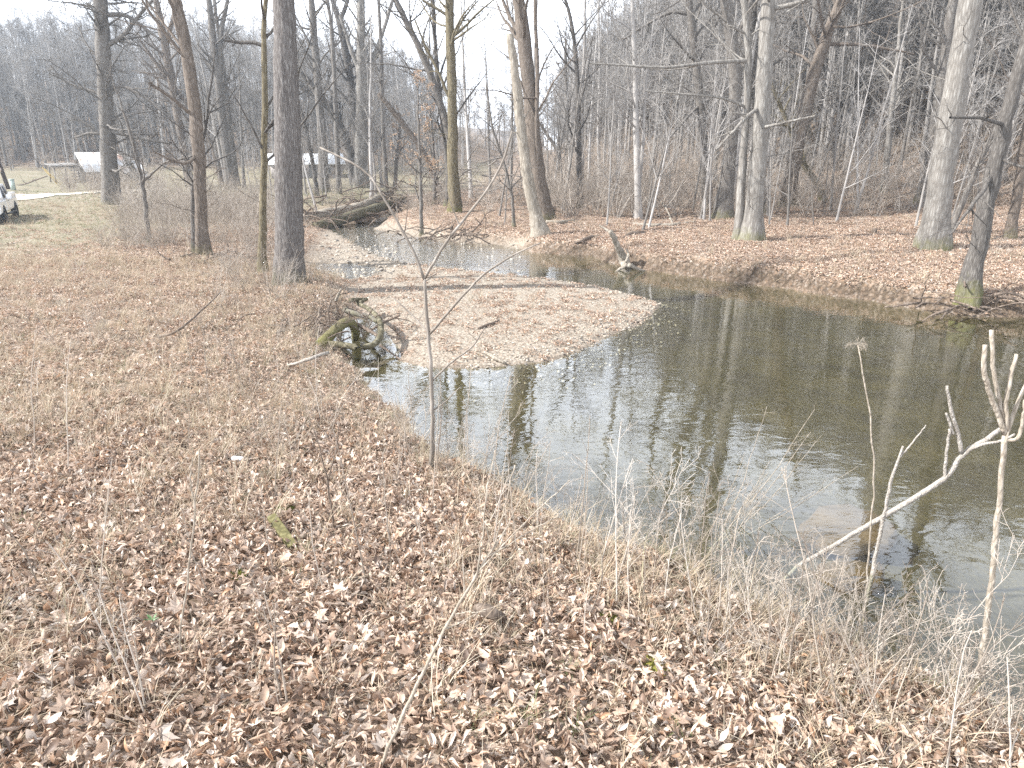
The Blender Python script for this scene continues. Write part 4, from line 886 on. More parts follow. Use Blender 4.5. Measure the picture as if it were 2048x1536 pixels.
scatter('brush', np.column_stack([B[:, :2], z]), np.column_stack([r.normal(size=(n, 2)) * 0.12, r.uniform(0, 6.28, n)]), B[:, 2], r.integers(0, 6, n), bushes, M['brush_twig'], 'leafless grey brown brush thicket along both banks and under the trees', 'brush')

# ------------------------------------------------------------------ fallen wood, roots, small growth
def GTh(u, v, h=0.0):
    z = -0.6
    for i in range(16):
        p = G(u, v, z); z = 0.5 * z + 0.5 * (Hh(p[0], p[1]) + h)
    return G(u, v, z)
def wob(mb, P, R, k, r, amp=0.08):
    lo = 1 + amp * r.normal(size=(1, len(P), k)); V, Q = tubes(P[None], R[None], k, lo); n = len(P)
    V = np.concatenate([V, P[:1], P[-1:]]); c0 = n * k
    T = [(c0, (j + 1) % k, j) for j in range(k)] + [(c0 + 1, (n - 1) * k + j, (n - 1) * k + (j + 1) % k) for j in range(k)]
    mb.add(V, Q, T)
def wpts(path):       # (u, v, w, z) -> world points and radii; z None: lying on the ground
    P = []; R = []
    for u, v, w, z in path:
        p = GTh(u, v, w / F * 25 / 2 * 0.8) if z is None else G(u, v, z); P.append(p); R.append(w / F * cam_depth(p) / 2)
    return np.array(P), np.array(R)
def log(name, label, path, mat, cat='log', k=10, n=24, branches=0, bmat=None, amp=0.06, seed=0, stubs=()):
    r = np.random.default_rng(300 + seed); P, R = wpts(path); P, R = resample(P, R, n, r, 0.01); b = P[0].copy(); P = P - b
    e = empty(name, b, label, cat); mb = MB(); wob(mb, P, R, k, r, amp); mb.obj('trunk' if cat == 'log' else 'stem', mat, e)
    if branches:
        c, cr_, cl = sprout(r, P[None], R[None], np.array([np.linalg.norm(P[-1])]), branches, 0.15, 1, (55, 15), 0.22, 6, 0.35, 0.0, 0.18, 0.008)
        c2, cr2, cl2 = sprout(r, c, cr_, cl, 5, 0.2, 1, (45, 15), 0.5, 4, 0.5, 0.0, 0.2, 0.004)
        for q in range(len(c)):
            m2 = MB(); m2.tubes(c[q:q + 1], cr_[q:q + 1], 5); m2.tubes(c2[q * 5:q * 5 + 5], cr2[q * 5:q * 5 + 5], 3); m2.obj('branch', bmat or mat, e)
    for st in stubs:
        SP, SR = wpts(st); SP, SR = resample(SP, SR, 8, r, 0.004); m2 = MB(); wob(m2, SP - b, SR, 6, r, 0.05); m2.obj('branch', bmat or mat, e)
    return e
log('fallen_log', 'mossy round log sloping into the creek, the lower of two crossed logs', [(630, 454, 18, -1.15), (680, 440, 21, -1.0), (730, 424, 20, -.85), (775, 410, 18, -.65), (810, 398, 14, -.5)], M['moss_wood'], seed=1, branches=5, bmat=M['dead_wood'])
log('fallen_log', 'split pale log lying behind the mossy creek log', [(606, 438, 20, -.95), (665, 426, 20, -.85), (712, 416, 19, -.7), (748, 402, 17, -.4), (784, 386, 9, -.1)], M['driftwood'], seed=2, amp=0.14, branches=4, bmat=M['dead_wood'])
log('fallen_tree', 'long fallen trunk green with moss behind the paired trunks', [(1062, 394, 14, None), (1100, 387, 24, None), (1170, 384, 22, None), (1262, 384, 15, None)], M['moss_wood'], seed=3, branches=6, bmat=M['dead_wood'])
log('fallen_log', 'thin pale log lying flat in the leaves of the far bank', [(1266, 448, 6, None), (1300, 451, 8, None), (1345, 450, 8, None), (1392, 444, 5, None)], M['driftwood'], seed=4, stubs=[[(1345, 448, 4, -.5), (1337, 425, 3, -.2), (1328, 405, 3, .2), (1312, 395, 2, .4)]])
log('fallen_log', 'short grey log at the foot of the stripped bark tree', [(1092, 444, 8, None), (1118, 445, 8, None), (1148, 441, 5, None)], M['driftwood'], seed=5)
log('fallen_log', 'dark log leaning from the paired trunks down to the leaves', [(1092, 410, 9, -.2), (1118, 420, 9, -.35), (1146, 431, 7, -.55)], M['dead_wood'], seed=6)
log('fallen_branch', 'dark gnarled branch lying on the far bank leaves near the water', [(1146, 487, 4, None), (1165, 480, 8, None), (1182, 474, 9, None), (1200, 473, 4, None)], M['dead_wood'], 'branch', seed=7, k=7)
log('fallen_branch', 'dark forked root lump on the far bank right of the leaning stump', [(1248, 474, 6, None), (1262, 468, 12, None), (1278, 466, 10, None), (1292, 464, 3, None)], M['dead_wood'], 'branch', seed=8, k=7, stubs=[[(1270, 468, 8, -.8), (1269, 480, 7, -.85)]])
log('leaning_stump', 'weathered broken stump leaning out over the far shore', [(1256, 536, 26, -1.32), (1248, 520, 19, -1.05), (1236, 495, 13, -.55), (1226, 472, 11, -.1), (1219, 461, 9, .1)], M['driftwood'], 'stump', seed=9, amp=0.12,
    stubs=[[(1221, 464, 6, .05), (1210, 457, 5, .15), (1198, 451, 3, .25)], [(1254, 530, 9, -1.1), (1240, 538, 6, -1.25), (1230, 545, 4, -1.35)], [(1258, 530, 9, -1.0), (1275, 538, 7, -1.2), (1290, 542, 4, -1.3)], [(1252, 524, 6, -1.0), (1258, 508, 5, -.75), (1252, 498, 3, -.6)]])
log('fallen_branch', 'dark bare stick lying on the gravel bar', [(956, 657, 4, None), (975, 650, 6, None), (998, 641, 4, None)], M['dead_wood'], 'branch', seed=10, k=6, n=8)
log('fallen_branch', 'flat grey driftwood at the near tip of the gravel bar', [(968, 704, 5, None), (990, 716, 9, None), (1012, 727, 5, None)], M['driftwood'], 'branch', seed=11, k=7, n=10)
log('fallen_branch', 'thin stick floating at the water edge of the gravel bar', [(1226, 652, 3, -1.27), (1250, 648, 4, -1.27), (1278, 644, 2.5, -1.27)], M['dead_wood'], 'branch', seed=12, k=6, n=8)
log('fallen_branch', 'smooth pale pole lying in the grass left of the mossy roots', [(576, 731, 5, None), (615, 719, 7, -.55), (658, 705, 7, -.5)], M['twig_pale'], 'branch', seed=13, k=7, n=10)
log('fallen_branch', 'thin dark branch resting in the leaves of the left bank', [(312, 674, 4, None), (348, 668, 5, -.4), (395, 630, 4, -.3), (440, 585, 2.5, -.05)], M['dead_wood'], 'branch', seed=14, k=6, n=12)
log('fallen_branch', 'dead fallen branch arched on the grass beyond the gravel lane', [(25, 372, 2, None), (50, 369, 3, -.8), (70, 360, 3, -.2), (95, 352, 2, .2)], M['dead_wood'], 'branch', seed=15, k=5, n=10, branches=4)
log('small_stump', 'small jagged stump among the leaves below the crooked mossy stem', [(1747, 475, 13, -.75), (1748, 466, 11, -.5), (1750, 456, 8, -.3)], M['dead_wood'], 'stump', seed=16, n=8, amp=0.15, stubs=[[(1747, 464, 5, -.5), (1728, 462, 3, -.55)], [(1750, 462, 5, -.5), (1790, 456, 3, -.55)]])
log('fallen_branch', 'curved pale root stub sticking from the far bank leaves', [(1772, 531, 7, -.85), (1764, 521, 6, -.7), (1767, 508, 5, -.5)], M['twig_pale'], 'branch', seed=17, k=7, n=10)

# mossy roots over the backwater
e = empty('exposed_root', G(690, 690, -1.0), 'thick mossy roots looped over the small backwater', 'root'); b = np.array(e.location); r = np.random.default_rng(400)
for path, mt in (([(640, 690, 22, -1.0), (662, 668, 22, -.85), (682, 650, 21, -.72), (697, 641, 19, -.68), (708, 646, 18, -.75), (712, 664, 17, -1.0), (710, 676, 15, -1.35)], 'bark_mossy'),
                 ([(655, 688, 13, -1.0), (680, 686, 13, -.98), (705, 694, 13, -1.0), (732, 699, 13, -1.02), (754, 690, 13, -.98), (763, 672, 13, -.9), (762, 648, 12, -.8), (754, 630, 10, -.78), (738, 618, 9, -.8), (715, 606, 7, -.85)], 'moss_wood'),
                 ([(690, 620, 11, -.75), (715, 628, 11, -.72), (740, 634, 10, -.75), (756, 644, 9, -.8)], 'bark_grey'), ([(700, 642, 8, -.75), (728, 655, 8, -.85), (756, 672, 7, -.95)], 'dead_wood'),
                 ([(680, 690, 9, -1.1), (692, 704, 9, -1.2), (712, 718, 6, -1.34)], 'moss_wood'), ([(742, 660, 5, -.95), (765, 646, 6, -.8), (800, 630, 4, -.6)], 'dead_wood'),
                 ([(760, 690, 5, -1.1), (785, 708, 4, -1.25), (805, 722, 3, -1.3)], 'dead_wood'), ([(672, 602, 7, -.5), (676, 590, 6, -.35), (682, 578, 4, -.2)], 'driftwood'), ([(720, 605, 8, -.8), (735, 598, 6, -.85), (700, 600, 9, -.7)], 'moss_wood')):
    P, R = wpts(path); P, R = resample(P, R, 22, r, 0.006); mb = MB(); wob(mb, P - b, R, 9, r, 0.05); mb.obj('root', M[mt], e)
# loose root mat hanging from the undercut
def tangle(name, label, cat, uvz, n, L, rr, mat, seed, part, spread=(0.8, 0.5, 0.35), droop=-0.05, sub=2):
    r = np.random.default_rng(seed); c = G(*uvz); e = empty(name, c, label, cat)
    for k in range(n):
        p = r.normal(size=3) * np.array(spread); d = norm(r.normal(size=3) * np.array([1, 0.8, 0.45])); l = L * r.uniform(0.5, 1.3); pts = [p]
        for q in range(7): d = norm(d + r.normal(size=3) * 0.2 + np.array([0, 0, droop])); pts.append(pts[-1] + d * l / 7)
        P = np.array(pts)[None]; R = (rr * r.uniform(0.5, 1.5) * np.linspace(1, 0.3, 8))[None]; mb = MB(); mb.tubes(P, R, 6)
        if sub:
            c1, r1_, l1 = sprout(r, P, R, np.array([l]), sub, 0.2, 1, (45, 15), 0.5, 5, 0.6, droop, 0.2, 0.004); mb.tubes(c1, r1_, 4)
        mb.obj(part, mat, e)
    return e
tangle('root_mat', 'dark matted roots hanging from the bank above the backwater', 'root', (650, 640, -.75), 60, 0.9, 0.016, M['dead_wood'], 41, 'root', (.75, .5, .24), -0.1, 3)
tangle('driftwood_pile', 'dark pile of flood driftwood lodged at the far shore bend', 'driftwood', (905, 468, -.95), 46, 1.9, 0.035, M['dead_wood'], 42, 'stick', (1.5, .6, .16), 0.0, 2)
tangle('root_mat', 'tangled roots and dead twigs under the undercut bank at right', 'root', (2025, 600, -.9), 34, 1.4, 0.02, M['dead_wood'], 43, 'root', (1.3, .5, .25), -0.05, 3)
tangle('driftwood_pile', 'thorny heap of dead branches at the right end of the creek logs', 'driftwood', (792, 404, -.5), 60, 2.8, 0.04, M['dead_wood'], 44, 'stick', (1.8, .9, .5), 0.02, 4)
tangle('driftwood_pile', 'grey sticks jammed at the left end of the creek logs', 'driftwood', (628, 434, -.7), 40, 2.2, 0.038, M['dead_wood'], 45, 'stick', (1.3, .8, .25), 0.02, 2)
tangle('fallen_treetop', 'dense dark top of a fallen tree in the brush left of the paired trunks', 'branches', (985, 372, .4), 46, 4.2, 0.035, M['twig'], 46, 'branch', (2.6, 1.5, .9), 0.0, 6)
tangle('root_mat', 'dark root crown around the foot of the leaning brown tree', 'root', (405, 508, -.55), 16, 0.9, 0.03, M['dead_wood'], 47, 'root', (.5, .4, .12), -0.03, 2)
tangle('root_mat', 'roots of the leaning dark tree gripping the bank', 'root', (1928, 608, -.95), 8, 1.2, 0.045, M['dead_wood'], 48, 'root', (.5, .25, .15), -0.08, 1)

# saplings and stems of the near bank
def stem(name, label, path, mat, cat='sapling', limbs=(), twigs=None, dy=0.0, k=8, base=None, seed=0, part='stem'):
    r = np.random.default_rng(500 + seed); b = GT(path[0][0], path[0][1]) if base is None else np.array(base); Yb = b[1]
    P = [b] + [atY(u, v, Yb + dy * (i + 1)) for i, (u, v, w) in enumerate(path[1:])]; R = [w / F * cam_depth(p) / 2 for (u, v, w), p in zip(path, P)]
    P, R = resample([b - np.array([0, 0, .08])] + P, [R[0]] + R, max(14, 4 * len(P)), r, 0.004); P = P - b
    e = empty(name, b, label, cat); mb = MB(); wob(mb, P, R * (1 + 0.0), k, r, 0.05); mb.obj(part, mat, e)
    LP = []
    for lb in limbs:
        Q = [atY(u, v, Yb + dyy) - b for u, v, w, dyy in lb]; RR = [w / F * cam_depth(b) / 2 for u, v, w, dyy in lb]
        Q, RR = resample(Q, RR, 16, r, 0.003); m2 = MB(); m2.tube(Q, RR, 6); o = m2.obj('branch', mat, e); LP.append((Q, RR, o))
    if twigs:
        for Q, RR, o in LP + [(P[::1], R, None)]:
            c, cr_, cl = sprout(r, Q[None], RR[None], np.array([np.linalg.norm(Q[-1] - Q[0])]), twigs, 0.25, 1, (48, 12), 0.28, 6, 0.5, 0.03, 0.12, 0.0022)
            for q in range(len(c)): m3 = MB(); m3.tubes(c[q:q + 1], cr_[q:q + 1], 4); m3.obj('twig', mat, o if o is not None else e)
    return e
stem('sapling', 'slim bare sapling rising from the near bank in front of the gravel bar', [(862, 938, 11), (866, 850, 8.5), (863, 760, 8), (858, 680, 7.5), (852, 610, 7), (849, 558, 6)], M['twig'], seed=1, twigs=2,
     limbs=[[(849, 560, 5.5, 0), (832, 512, 5, 0), (802, 455, 4.5, .1), (765, 392, 4, .1), (744, 350, 3.6, .2), (704, 325, 4, .2), (640, 295, 3, .3)], [(850, 556, 5.5, 0), (884, 495, 5, -.1), (930, 435, 4.4, -.1), (972, 385, 3.8, -.1), (1008, 325, 4, -.2), (1024, 262, 2.5, -.2)],
            [(859, 668, 5, 0), (904, 616, 4.5, -.2), (963, 551, 4, -.4), (1015, 515, 3, -.5), (1080, 486, 2, -.6)], [(864, 762, 4, 0), (905, 722, 3.5, -.1), (945, 695, 3, -.2), (970, 655, 2, -.3)], [(857, 665, 4, 0), (825, 630, 3, .2), (787, 596, 2, .3)]])
stem('sapling', 'stout jointed sapling with blunt upright shoots at the right edge', [(1955, 1380, 14), (1972, 1260, 12), (1984, 1150, 11), (1998, 1000, 10), (2005, 920, 10), (2012, 862, 11)], M['twig_tan'], seed=2,
     limbs=[[(2010, 868, 10, 0), (1988, 810, 9, 0), (1968, 750, 9, -.02), (1967, 720, 8, -.03), (1970, 690, 8, -.03)], [(2013, 866, 9, 0), (1999, 800, 8, .03), (1986, 740, 7.5, .04), (1983, 660, 7.5, .05)], [(2013, 860, 9, 0), (2012, 800, 8, 0), (2022, 750, 7, 0), (2033, 708, 6, 0)],
            [(2014, 866, 8, 0), (2030, 820, 7, .04), (2048, 780, 6, .06), (2070, 730, 5, .1)], [(2010, 880, 7, 0), (2035, 882, 6, -.05), (2045, 850, 6, -.06), (2050, 800, 5, -.08)]])
stem('bent_stem', 'white barked stem bent low over the water to the right edge sapling', [(1550, 1175, 6), (1600, 1128, 8), (1680, 1085, 9), (1790, 1018, 10.5), (1876, 968, 10.5), (1908, 938, 10), (1916, 912, 9), (1950, 893, 10), (2000, 858, 8)], M['twig_pale'], 'stem', seed=3,
     limbs=[[(1888, 962, 7, 0), (1893, 910, 6, 0), (1899, 858, 5, 0)], [(1922, 905, 9, 0), (1918, 870, 8, 0), (1901, 822, 7, 0), (1894, 772, 5, 0)], [(1906, 868, 6, 0), (1898, 840, 5, 0), (1892, 826, 4, 0)], [(1925, 912, 7, 0), (1955, 890, 6, -.1), (2005, 882, 5, -.15), (2030, 868, 4, -.2)]])
stem('dead_branch', 'pale dead branch reaching down over the water from the undercut bank', [(2120, 530, 8), (2048, 556, 7), (1985, 600, 6), (1928, 634, 5), (1885, 652, 3), (1850, 682, 2)], M['twig_pale'], 'branch', dy=-0.5, seed=4, twigs=4,
     limbs=[[(2020, 576, 6, -.8), (2014, 560, 5, -.8), (1998, 552, 5, -.9), (1980, 562, 4, -1)], [(1928, 634, 5, -1.5), (1926, 655, 4, -1.6), (1945, 690, 4, -1.7), (1982, 712, 3, -1.8), (2015, 745, 2, -1.8)], [(1932, 632, 4, -1.5), (1945, 650, 4, -1.5), (1975, 668, 3, -1.6), (2000, 680, 2, -1.6)]])
e = stem('seed_head_stalk', 'tall dry stalk with a round lacy seed head above the water', [(1726, 1262, 4), (1738, 1100, 3.6), (1750, 960, 3.4), (1744, 860, 3.2), (1728, 760, 3), (1716, 690, 2.6)], M['twig_tan'], 'weed', seed=5)
r = np.random.default_rng(55); top = atY(1716, 690, e.location[1]) - np.array(e.location); mb = MB(); n = 40
d = norm(np.column_stack([r.normal(size=(n, 2)) * 0.8, r.uniform(0.1, 1.5, n)])); l = r.uniform(.06, .115, n); P = top[None, None] + np.linspace(0, 1, 5)[None, :, None] * (d * l[:, None])[:, None] + np.array([0, 0, -.05])[None, None] * (np.linspace(0, 1, 5) ** 2)[None, :, None]
mb.tubes(P, np.full((n, 5), .0009), 3); c, cr_, cl = sprout(r, P, np.full((n, 5), .0009), l, 6, .45, 1, (40, 15), .5, 3, .9, 0, .2, .0012); mb.tubes(c, cr_, 3); mb.obj('seed_head', M['twig_tan'], e)
stem('dry_stalk', 'straight pale stick leaning right beside the lacy seed head stalk', [(1734, 1202, 8), (1752, 1110, 8), (1768, 1030, 7), (1785, 950, 6), (1806, 892, 4)], M['twig_pale'], 'weed', seed=6, limbs=[[(1798, 915, 4, 0), (1830, 880, 3, 0), (1852, 850, 2, 0)]])
stem('dry_stalk', 'long pale weed stalk slanting across the front leaves', [(752, 1545, 8), (830, 1380, 7), (900, 1235, 6), (960, 1140, 5), (1010, 1060, 3)], M['twig_tan'], 'weed', seed=7, twigs=4,
     limbs=[[(960, 1140, 3, 0), (1010, 1085, 2.5, 0), (1075, 1020, 2, 0), (1140, 960, 1.5, 0)], [(955, 1150, 3, 0), (965, 1070, 2.5, 0), (970, 990, 2, 0), (990, 900, 1.5, 0)], [(975, 1115, 3, 0), (1040, 1075, 2, 0), (1120, 1030, 2, 0)], [(985, 1100, 3, 0), (1010, 1010, 2, 0), (1030, 930, 2, 0)]])
stem('dry_stalk', 'thin grey stalk standing upright in the leaves at left', [(355, 1310, 4), (375, 1150, 4), (390, 1020, 4), (398, 900, 3)], M['twig_tan'], 'weed', seed=8, limbs=[[(390, 1020, 4, 0), (380, 960, 3, 0), (385, 915, 2, 0)]])
stem('dry_stalk', 'short dark stalk with forked top near the wood block', [(668, 1060, 4), (662, 1010, 4), (655, 960, 4)], M['dead_wood'], 'weed', seed=9, limbs=[[(655, 962, 3, 0), (640, 900, 2.5, 0), (625, 850, 2, 0)], [(656, 962, 3, 0), (675, 890, 2.5, 0), (678, 850, 2, 0)]])
# fan of stems leaning over the water
e = empty('leaning_shrub', GT(1425, 1100), 'pale shrub of long stems fanning right over the water', 'shrub'); b = np.array(e.location); r = np.random.default_rng(57)
for k in range(11):
    u1 = 1420 + r.uniform(20, 300); v1 = 1085 - r.uniform(90, 330); um, vm = 1425 + (u1 - 1425) * .5 + r.uniform(-10, 10), 1100 + (v1 - 1100) * .42
    Yk = b[1] + r.uniform(-.1, .1); P = [b + r.normal(size=3) * np.array([.05, .05, 0]), atY(um, vm, Yk + .05), atY(u1, v1, Yk + r.uniform(-.1, .4))]
    P, R = resample(P, [.006, .0045, .0022], 12, r, .006); mb = MB(); mb.tubes((P - b)[None], R[None], 5); c, cr_, cl = sprout(r, (P - b)[None], R[None], np.array([1.0]), 7, .3, 1, (38, 12), .34, 5, .6, .04, .15, .0018); mb.tubes(c, cr_, 3)
    c, cr_, cl = sprout(r, c, cr_, cl, 3, .3, 1, (38, 12), .5, 4, .7, .03, .15, 0.0010); mb.tubes(c, cr_, 3); mb.obj('stem', M['twig_tan'], e)
# dry weeds and shrubs that nothing tells apart
def weed(seed, h, nt, style):
    r = np.random.default_rng(seed); n = 9; P = np.zeros((1, n, 3)); d = norm(np.array([r.normal() * .12, r.normal() * .12, 1.0]))
    for k in range(1, n): d = norm(d + r.normal(size=3) * .05); P[0, k] = P[0, k - 1] + d * h / (n - 1)
    R = np.linspace(.006, .0025, n)[None]; mb = MB(); mb.tubes(P, R, 5); c, cr_, cl = sprout(r, P, R, np.array([h]), nt, .35 if style else .15, 1, (35, 10), .26, 5, .6, .05, .12, .0022); mb.tubes(c, cr_, 3)
    c, cr_, cl = sprout(r, c, cr_, cl, 5 if style else 2, .4, 1, (40, 12), .35, 3, .7, .02, .2, .0018); mb.tubes(c, cr_, 3); return mb.mesh('stalk')
weeds = [weed(k, [.7, .95, 1.15, .55, .85, 1.3][k], [5, 6, 4, 7, 8, 5][k], k % 2) for k in range(6)]
for w_ in weeds: w_.materials.append(M['brush_twig'])
r = np.random.default_rng(58); made = 0
while made < 170:
    q = r.random()
    if q < .55: t = r.random(); i = min(int(t * 15), 14); a_, b_ = near_shore[2 + i], near_shore[3 + i]; u = a_[0] + r.uniform(-40, 60); v = a_[1] + r.uniform(-5, 130) * (a_[1] / 1000)
    else: u, v = r.uniform(0, 1500), r.uniform(560, 1450)
    p = GT(u, v); _, dd, sb_, _, md_ = terrain(np.array([p[0]]), np.array([p[1]]), True)
    if dd[0] < .12 or sb_[0] < .2 or md_[0] > -1 or p[1] < 2.2: continue
    o = obj('weed_stalk', weeds[r.integers(6)], None, None, p); s = r.uniform(.5, 1.25); o.scale = (s, s, s); o.rotation_euler = (r.normal() * .12, r.normal() * .12, r.uniform(0, 6.28))
    tag(o, 'thin dry weed stalk standing in the leaf litter of the near bank', 'weed', 'dry weed stalks on the near bank'); made += 1
shr = [bush(700 + k, [7, 9, 6][k], [1.0, .8, 1.25][k], .0055, .45, (6, 3)) for k in range(3)]
for s_ in shr: s_.materials.append(M['brush_twig'])
for k, (u, v) in enumerate([(1180, 1055), (1245, 1090), (1330, 1120), (1500, 1190), (1590, 1230), (1650, 1270), (1720, 1300), (1790, 1340), (1850, 1390), (1900, 1420), (1975, 1470), (2030, 1480), (1130, 1030), (1060, 985), (980, 950), (1450, 1150), (1560, 1330), (1700, 1420), (1380, 1130), (1470, 1180), (1540, 1215), (1620, 1250), (1685, 1290), (1760, 1330), (1830, 1370), (1940, 1440), (1400, 1330), (1290, 1110), (900, 915), (830, 870)]):
    p = GT(u, v); o = obj('bank_shrub', shr[k % 3], None, None, p); s = r.uniform(.6, 1.2); o.scale = (s, s, s); o.rotation_euler = (0, 0, r.uniform(0, 6.28))
    tag(o, 'low leafless twiggy shrub at the edge of the near bank', 'shrub', 'twiggy shrubs along the near water edge')

# ------------------------------------------------------------------ stones and slabs
def rock(seed, flat=0.6):
    r = np.random.default_rng(seed); bm = bmesh.new(); bmesh.ops.create_icosphere(bm, subdivisions=2, radius=0.5)
    s = np.array([1, r.uniform(.6, .95), flat * r.uniform(.6, 1.1)]); pl = norm(r.normal(size=(7, 3)))
    for v in bm.verts:
        c = np.array(v.co)
        for q in pl:
            d = c @ q
            if d > .36: c = c - q * (d - .36) * .8
        v.co = c * s * (1 + .04 * r.normal())
    me = bpy.data.meshes.new('stone'); bm.to_mesh(me); bm.free(); me.polygons.foreach_set('use_smooth', np.ones(len(me.polygons), bool)); me.materials.append(M['stone']); return me
rocks = [rock(k) for k in range(8)]; r = np.random.default_rng(71)
rp = []
while len(rp) < 480:
    t = r.random(); u = r.uniform(640, 1110); v = r.uniform(462, 560)
    p = G(u, v, ZW)
    s = poly_sd(p[:1], p[1:2], RIFF)[0]
    if s > .2: continue
    w = 1.0 if v > 488 and u < 800 else 0.28
    if r.random() > w: continue
    rp.append((p[0], p[1], r.uniform(.05, .15) * (1.35 if r.random() < .12 else 1) ))
rp = np.array(rp); rz = np.maximum(terrain(rp[:, 0], rp[:, 1]), ZW - 0.03); od = np.argsort(-rp[:, 2] / rp[:, 1])
for k in od[:230]:
    o = obj('stone', rocks[r.integers(8)], None, ground, (rp[k, 0], rp[k, 1], rz[k] + rp[k, 2] * .10)); s = rp[k, 2] * 1.15; o.scale = (s, s, s); o.rotation_euler = (r.normal() * .2, r.normal() * .2, r.uniform(0, 6.28))
gp = [tuple(rp[k]) for k in od[230:]]
edge = np.array([G(u, v, ZW)[:2] for u, v in bar_near + bar_far])
for k in range(1500):
    i = r.integers(0, len(edge) - 1); t = r.random(); q = edge[i] * (1 - t) + edge[i + 1] * t + r.normal(size=2) * np.array([.45, .45]); gp.append((q[0], q[1], r.uniform(.025, .085)))
gp = np.array(gp); gz = terrain(gp[:, 0], gp[:, 1]); n = len(gp)
scatter('gravel', np.column_stack([gp[:, :2], gz + gp[:, 2] * .15]), np.column_stack([r.normal(size=(n, 2)) * .3, r.uniform(0, 6.28, n)]), gp[:, 2], r.integers(0, 8, n), rocks, M['stone'], parent=ground)
M['slab'] = plain('slab_rock', (0.10, 0.06, 0.02), 0.75, var=0.7, sc=3.0)
def slab(label, uv, th, zt, seed):
    r = np.random.default_rng(seed); P = np.array([G(u, v, zt)[:2] for u, v in uv]); c = P.mean(0); P = P - c; n = len(P); P2 = []
    for i in range(n):
        for t in (0, .33, .66): P2.append(P[i] * (1 - t) + P[(i + 1) % n] * t + r.normal(size=2) * .02)
    P2 = np.array(P2); m_ = len(P2); V = np.concatenate([np.column_stack([P2 * .93, r.normal(size=m_) * .008]), np.column_stack([P2, -.03 + r.normal(size=m_) * .008]), np.column_stack([P2 * 1.04, np.full(m_, -th)]), [[0, 0, .015]]])
    Q = [(i, m_ + i, m_ + (i + 1) % m_, (i + 1) % m_) for i in range(m_)] + [(m_ + i, 2 * m_ + i, 2 * m_ + (i + 1) % m_, m_ + (i + 1) % m_) for i in range(m_)]; T = [(3 * m_, i, (i + 1) % m_) for i in range(m_)]
    tag(obj('slab_rock', mesh_np('slab_rock', V, Q, T, smooth=False), M['slab'], None, (c[0], c[1], zt)), label, 'rock')
slab('broad orange slab of rock under clear water by the bent stem', [(1600, 1045), (1640, 1010), (1700, 1005), (1765, 1030), (1800, 1055), (1770, 1085), (1700, 1090), (1640, 1075)], .16, ZW - .16, 1)
slab('smaller brown slab under water just below the broad orange slab', [(1635, 1125), (1690, 1115), (1770, 1130), (1760, 1165), (1680, 1165)], .14, ZW - .22, 2)

# ------------------------------------------------------------------ small things in the leaves
def lathe(prof, k=20):
    prof = np.array(prof, float); n = len(prof); th = np.arange(k) / k * 2 * math.pi
    V = np.stack([prof[:, 0][:, None] * np.cos(th), prof[:, 0][:, None] * np.sin(th), np.repeat(prof[:, 1][:, None], k, 1)], -1).reshape(-1, 3)
    Q = [(i * k + j, i * k + (j + 1) % k, (i + 1) * k + (j + 1) % k, (i + 1) * k + j) for i in range(n - 1) for j in range(k)]; return V, Q
V, Q = lathe([(0, 0), (.024, .002), (.026, .006), (.033, .014), (.033, .05), (.030, .058), (.030, .063), (.033, .07), (.033, .108), (.027, .118), (.026, .122), (.023, .119), (0, .119)])
V[:, 0] *= np.where(np.abs(V[:, 2] - .06) < .02, .86, 1)
p = GT(475, 924); M['can'] = plain('can_paint', (0.72, 0.74, 0.78), 0.35, 0.2, var=0.12, sc=60)
o = obj('crushed_can', mesh_np('crushed_can', V, Q), M['can'], None, p + np.array([-.06, 0, .045])); o.rotation_euler = (math.radians(94), math.radians(0), math.radians(88)); o.scale = (1.1,) * 3
tag(o, 'dented white drink can lying in the leaves', 'can')
def bevel_box(d, bev=0.01, seg=2, seed=None, taper=None):
    bm = bmesh.new(); bmesh.ops.create_cube(bm, size=1.0)
    for v in bm.verts: v.co = Vector((v.co.x * d[0], v.co.y * d[1], v.co.z * d[2]))
    if taper:
        for v in bm.verts:
            if v.co.z > 0: v.co.x = v.co.x * taper[0] + taper[2]; v.co.y *= taper[1]
    bmesh.ops.bevel(bm, geom=bm.edges[:], offset=bev, segments=seg, affect='EDGES', profile=0.6)
    me = bpy.data.meshes.new('part'); bm.to_mesh(me); bm.free(); me.polygons.foreach_set('use_smooth', np.zeros(len(me.polygons), bool)); return me
M['board'] = bark('old_board', (0.06, 0.055, 0.025), (0.14, 0.125, 0.055), (0.22, 0.2, 0.10), sc=10, stretch=1.0)
a = GT(545, 1052); c = GT(588, 1098); mid_ = (a + c) / 2; L_ = np.linalg.norm(c - a)
me = bevel_box((L_ * 1.0, .085, .06), .006); o = obj('wood_block', me, M['board'], None, mid_ + np.array([0, 0, .06])); o.rotation_euler = (math.radians(8), math.radians(9), math.atan2(c[1] - a[1], c[0] - a[0]))
tag(o, 'short weathered greenish plank end half buried in leaves', 'wood')
log('rotten_wood', 'dark broken piece of rotten wood in the front leaves', [(952, 1216, 15, None), (972, 1224, 24, None), (990, 1230, 22, None), (1008, 1236, 10, None)], M['dead_wood'], 'wood', seed=30, k=8, n=10, amp=.2)
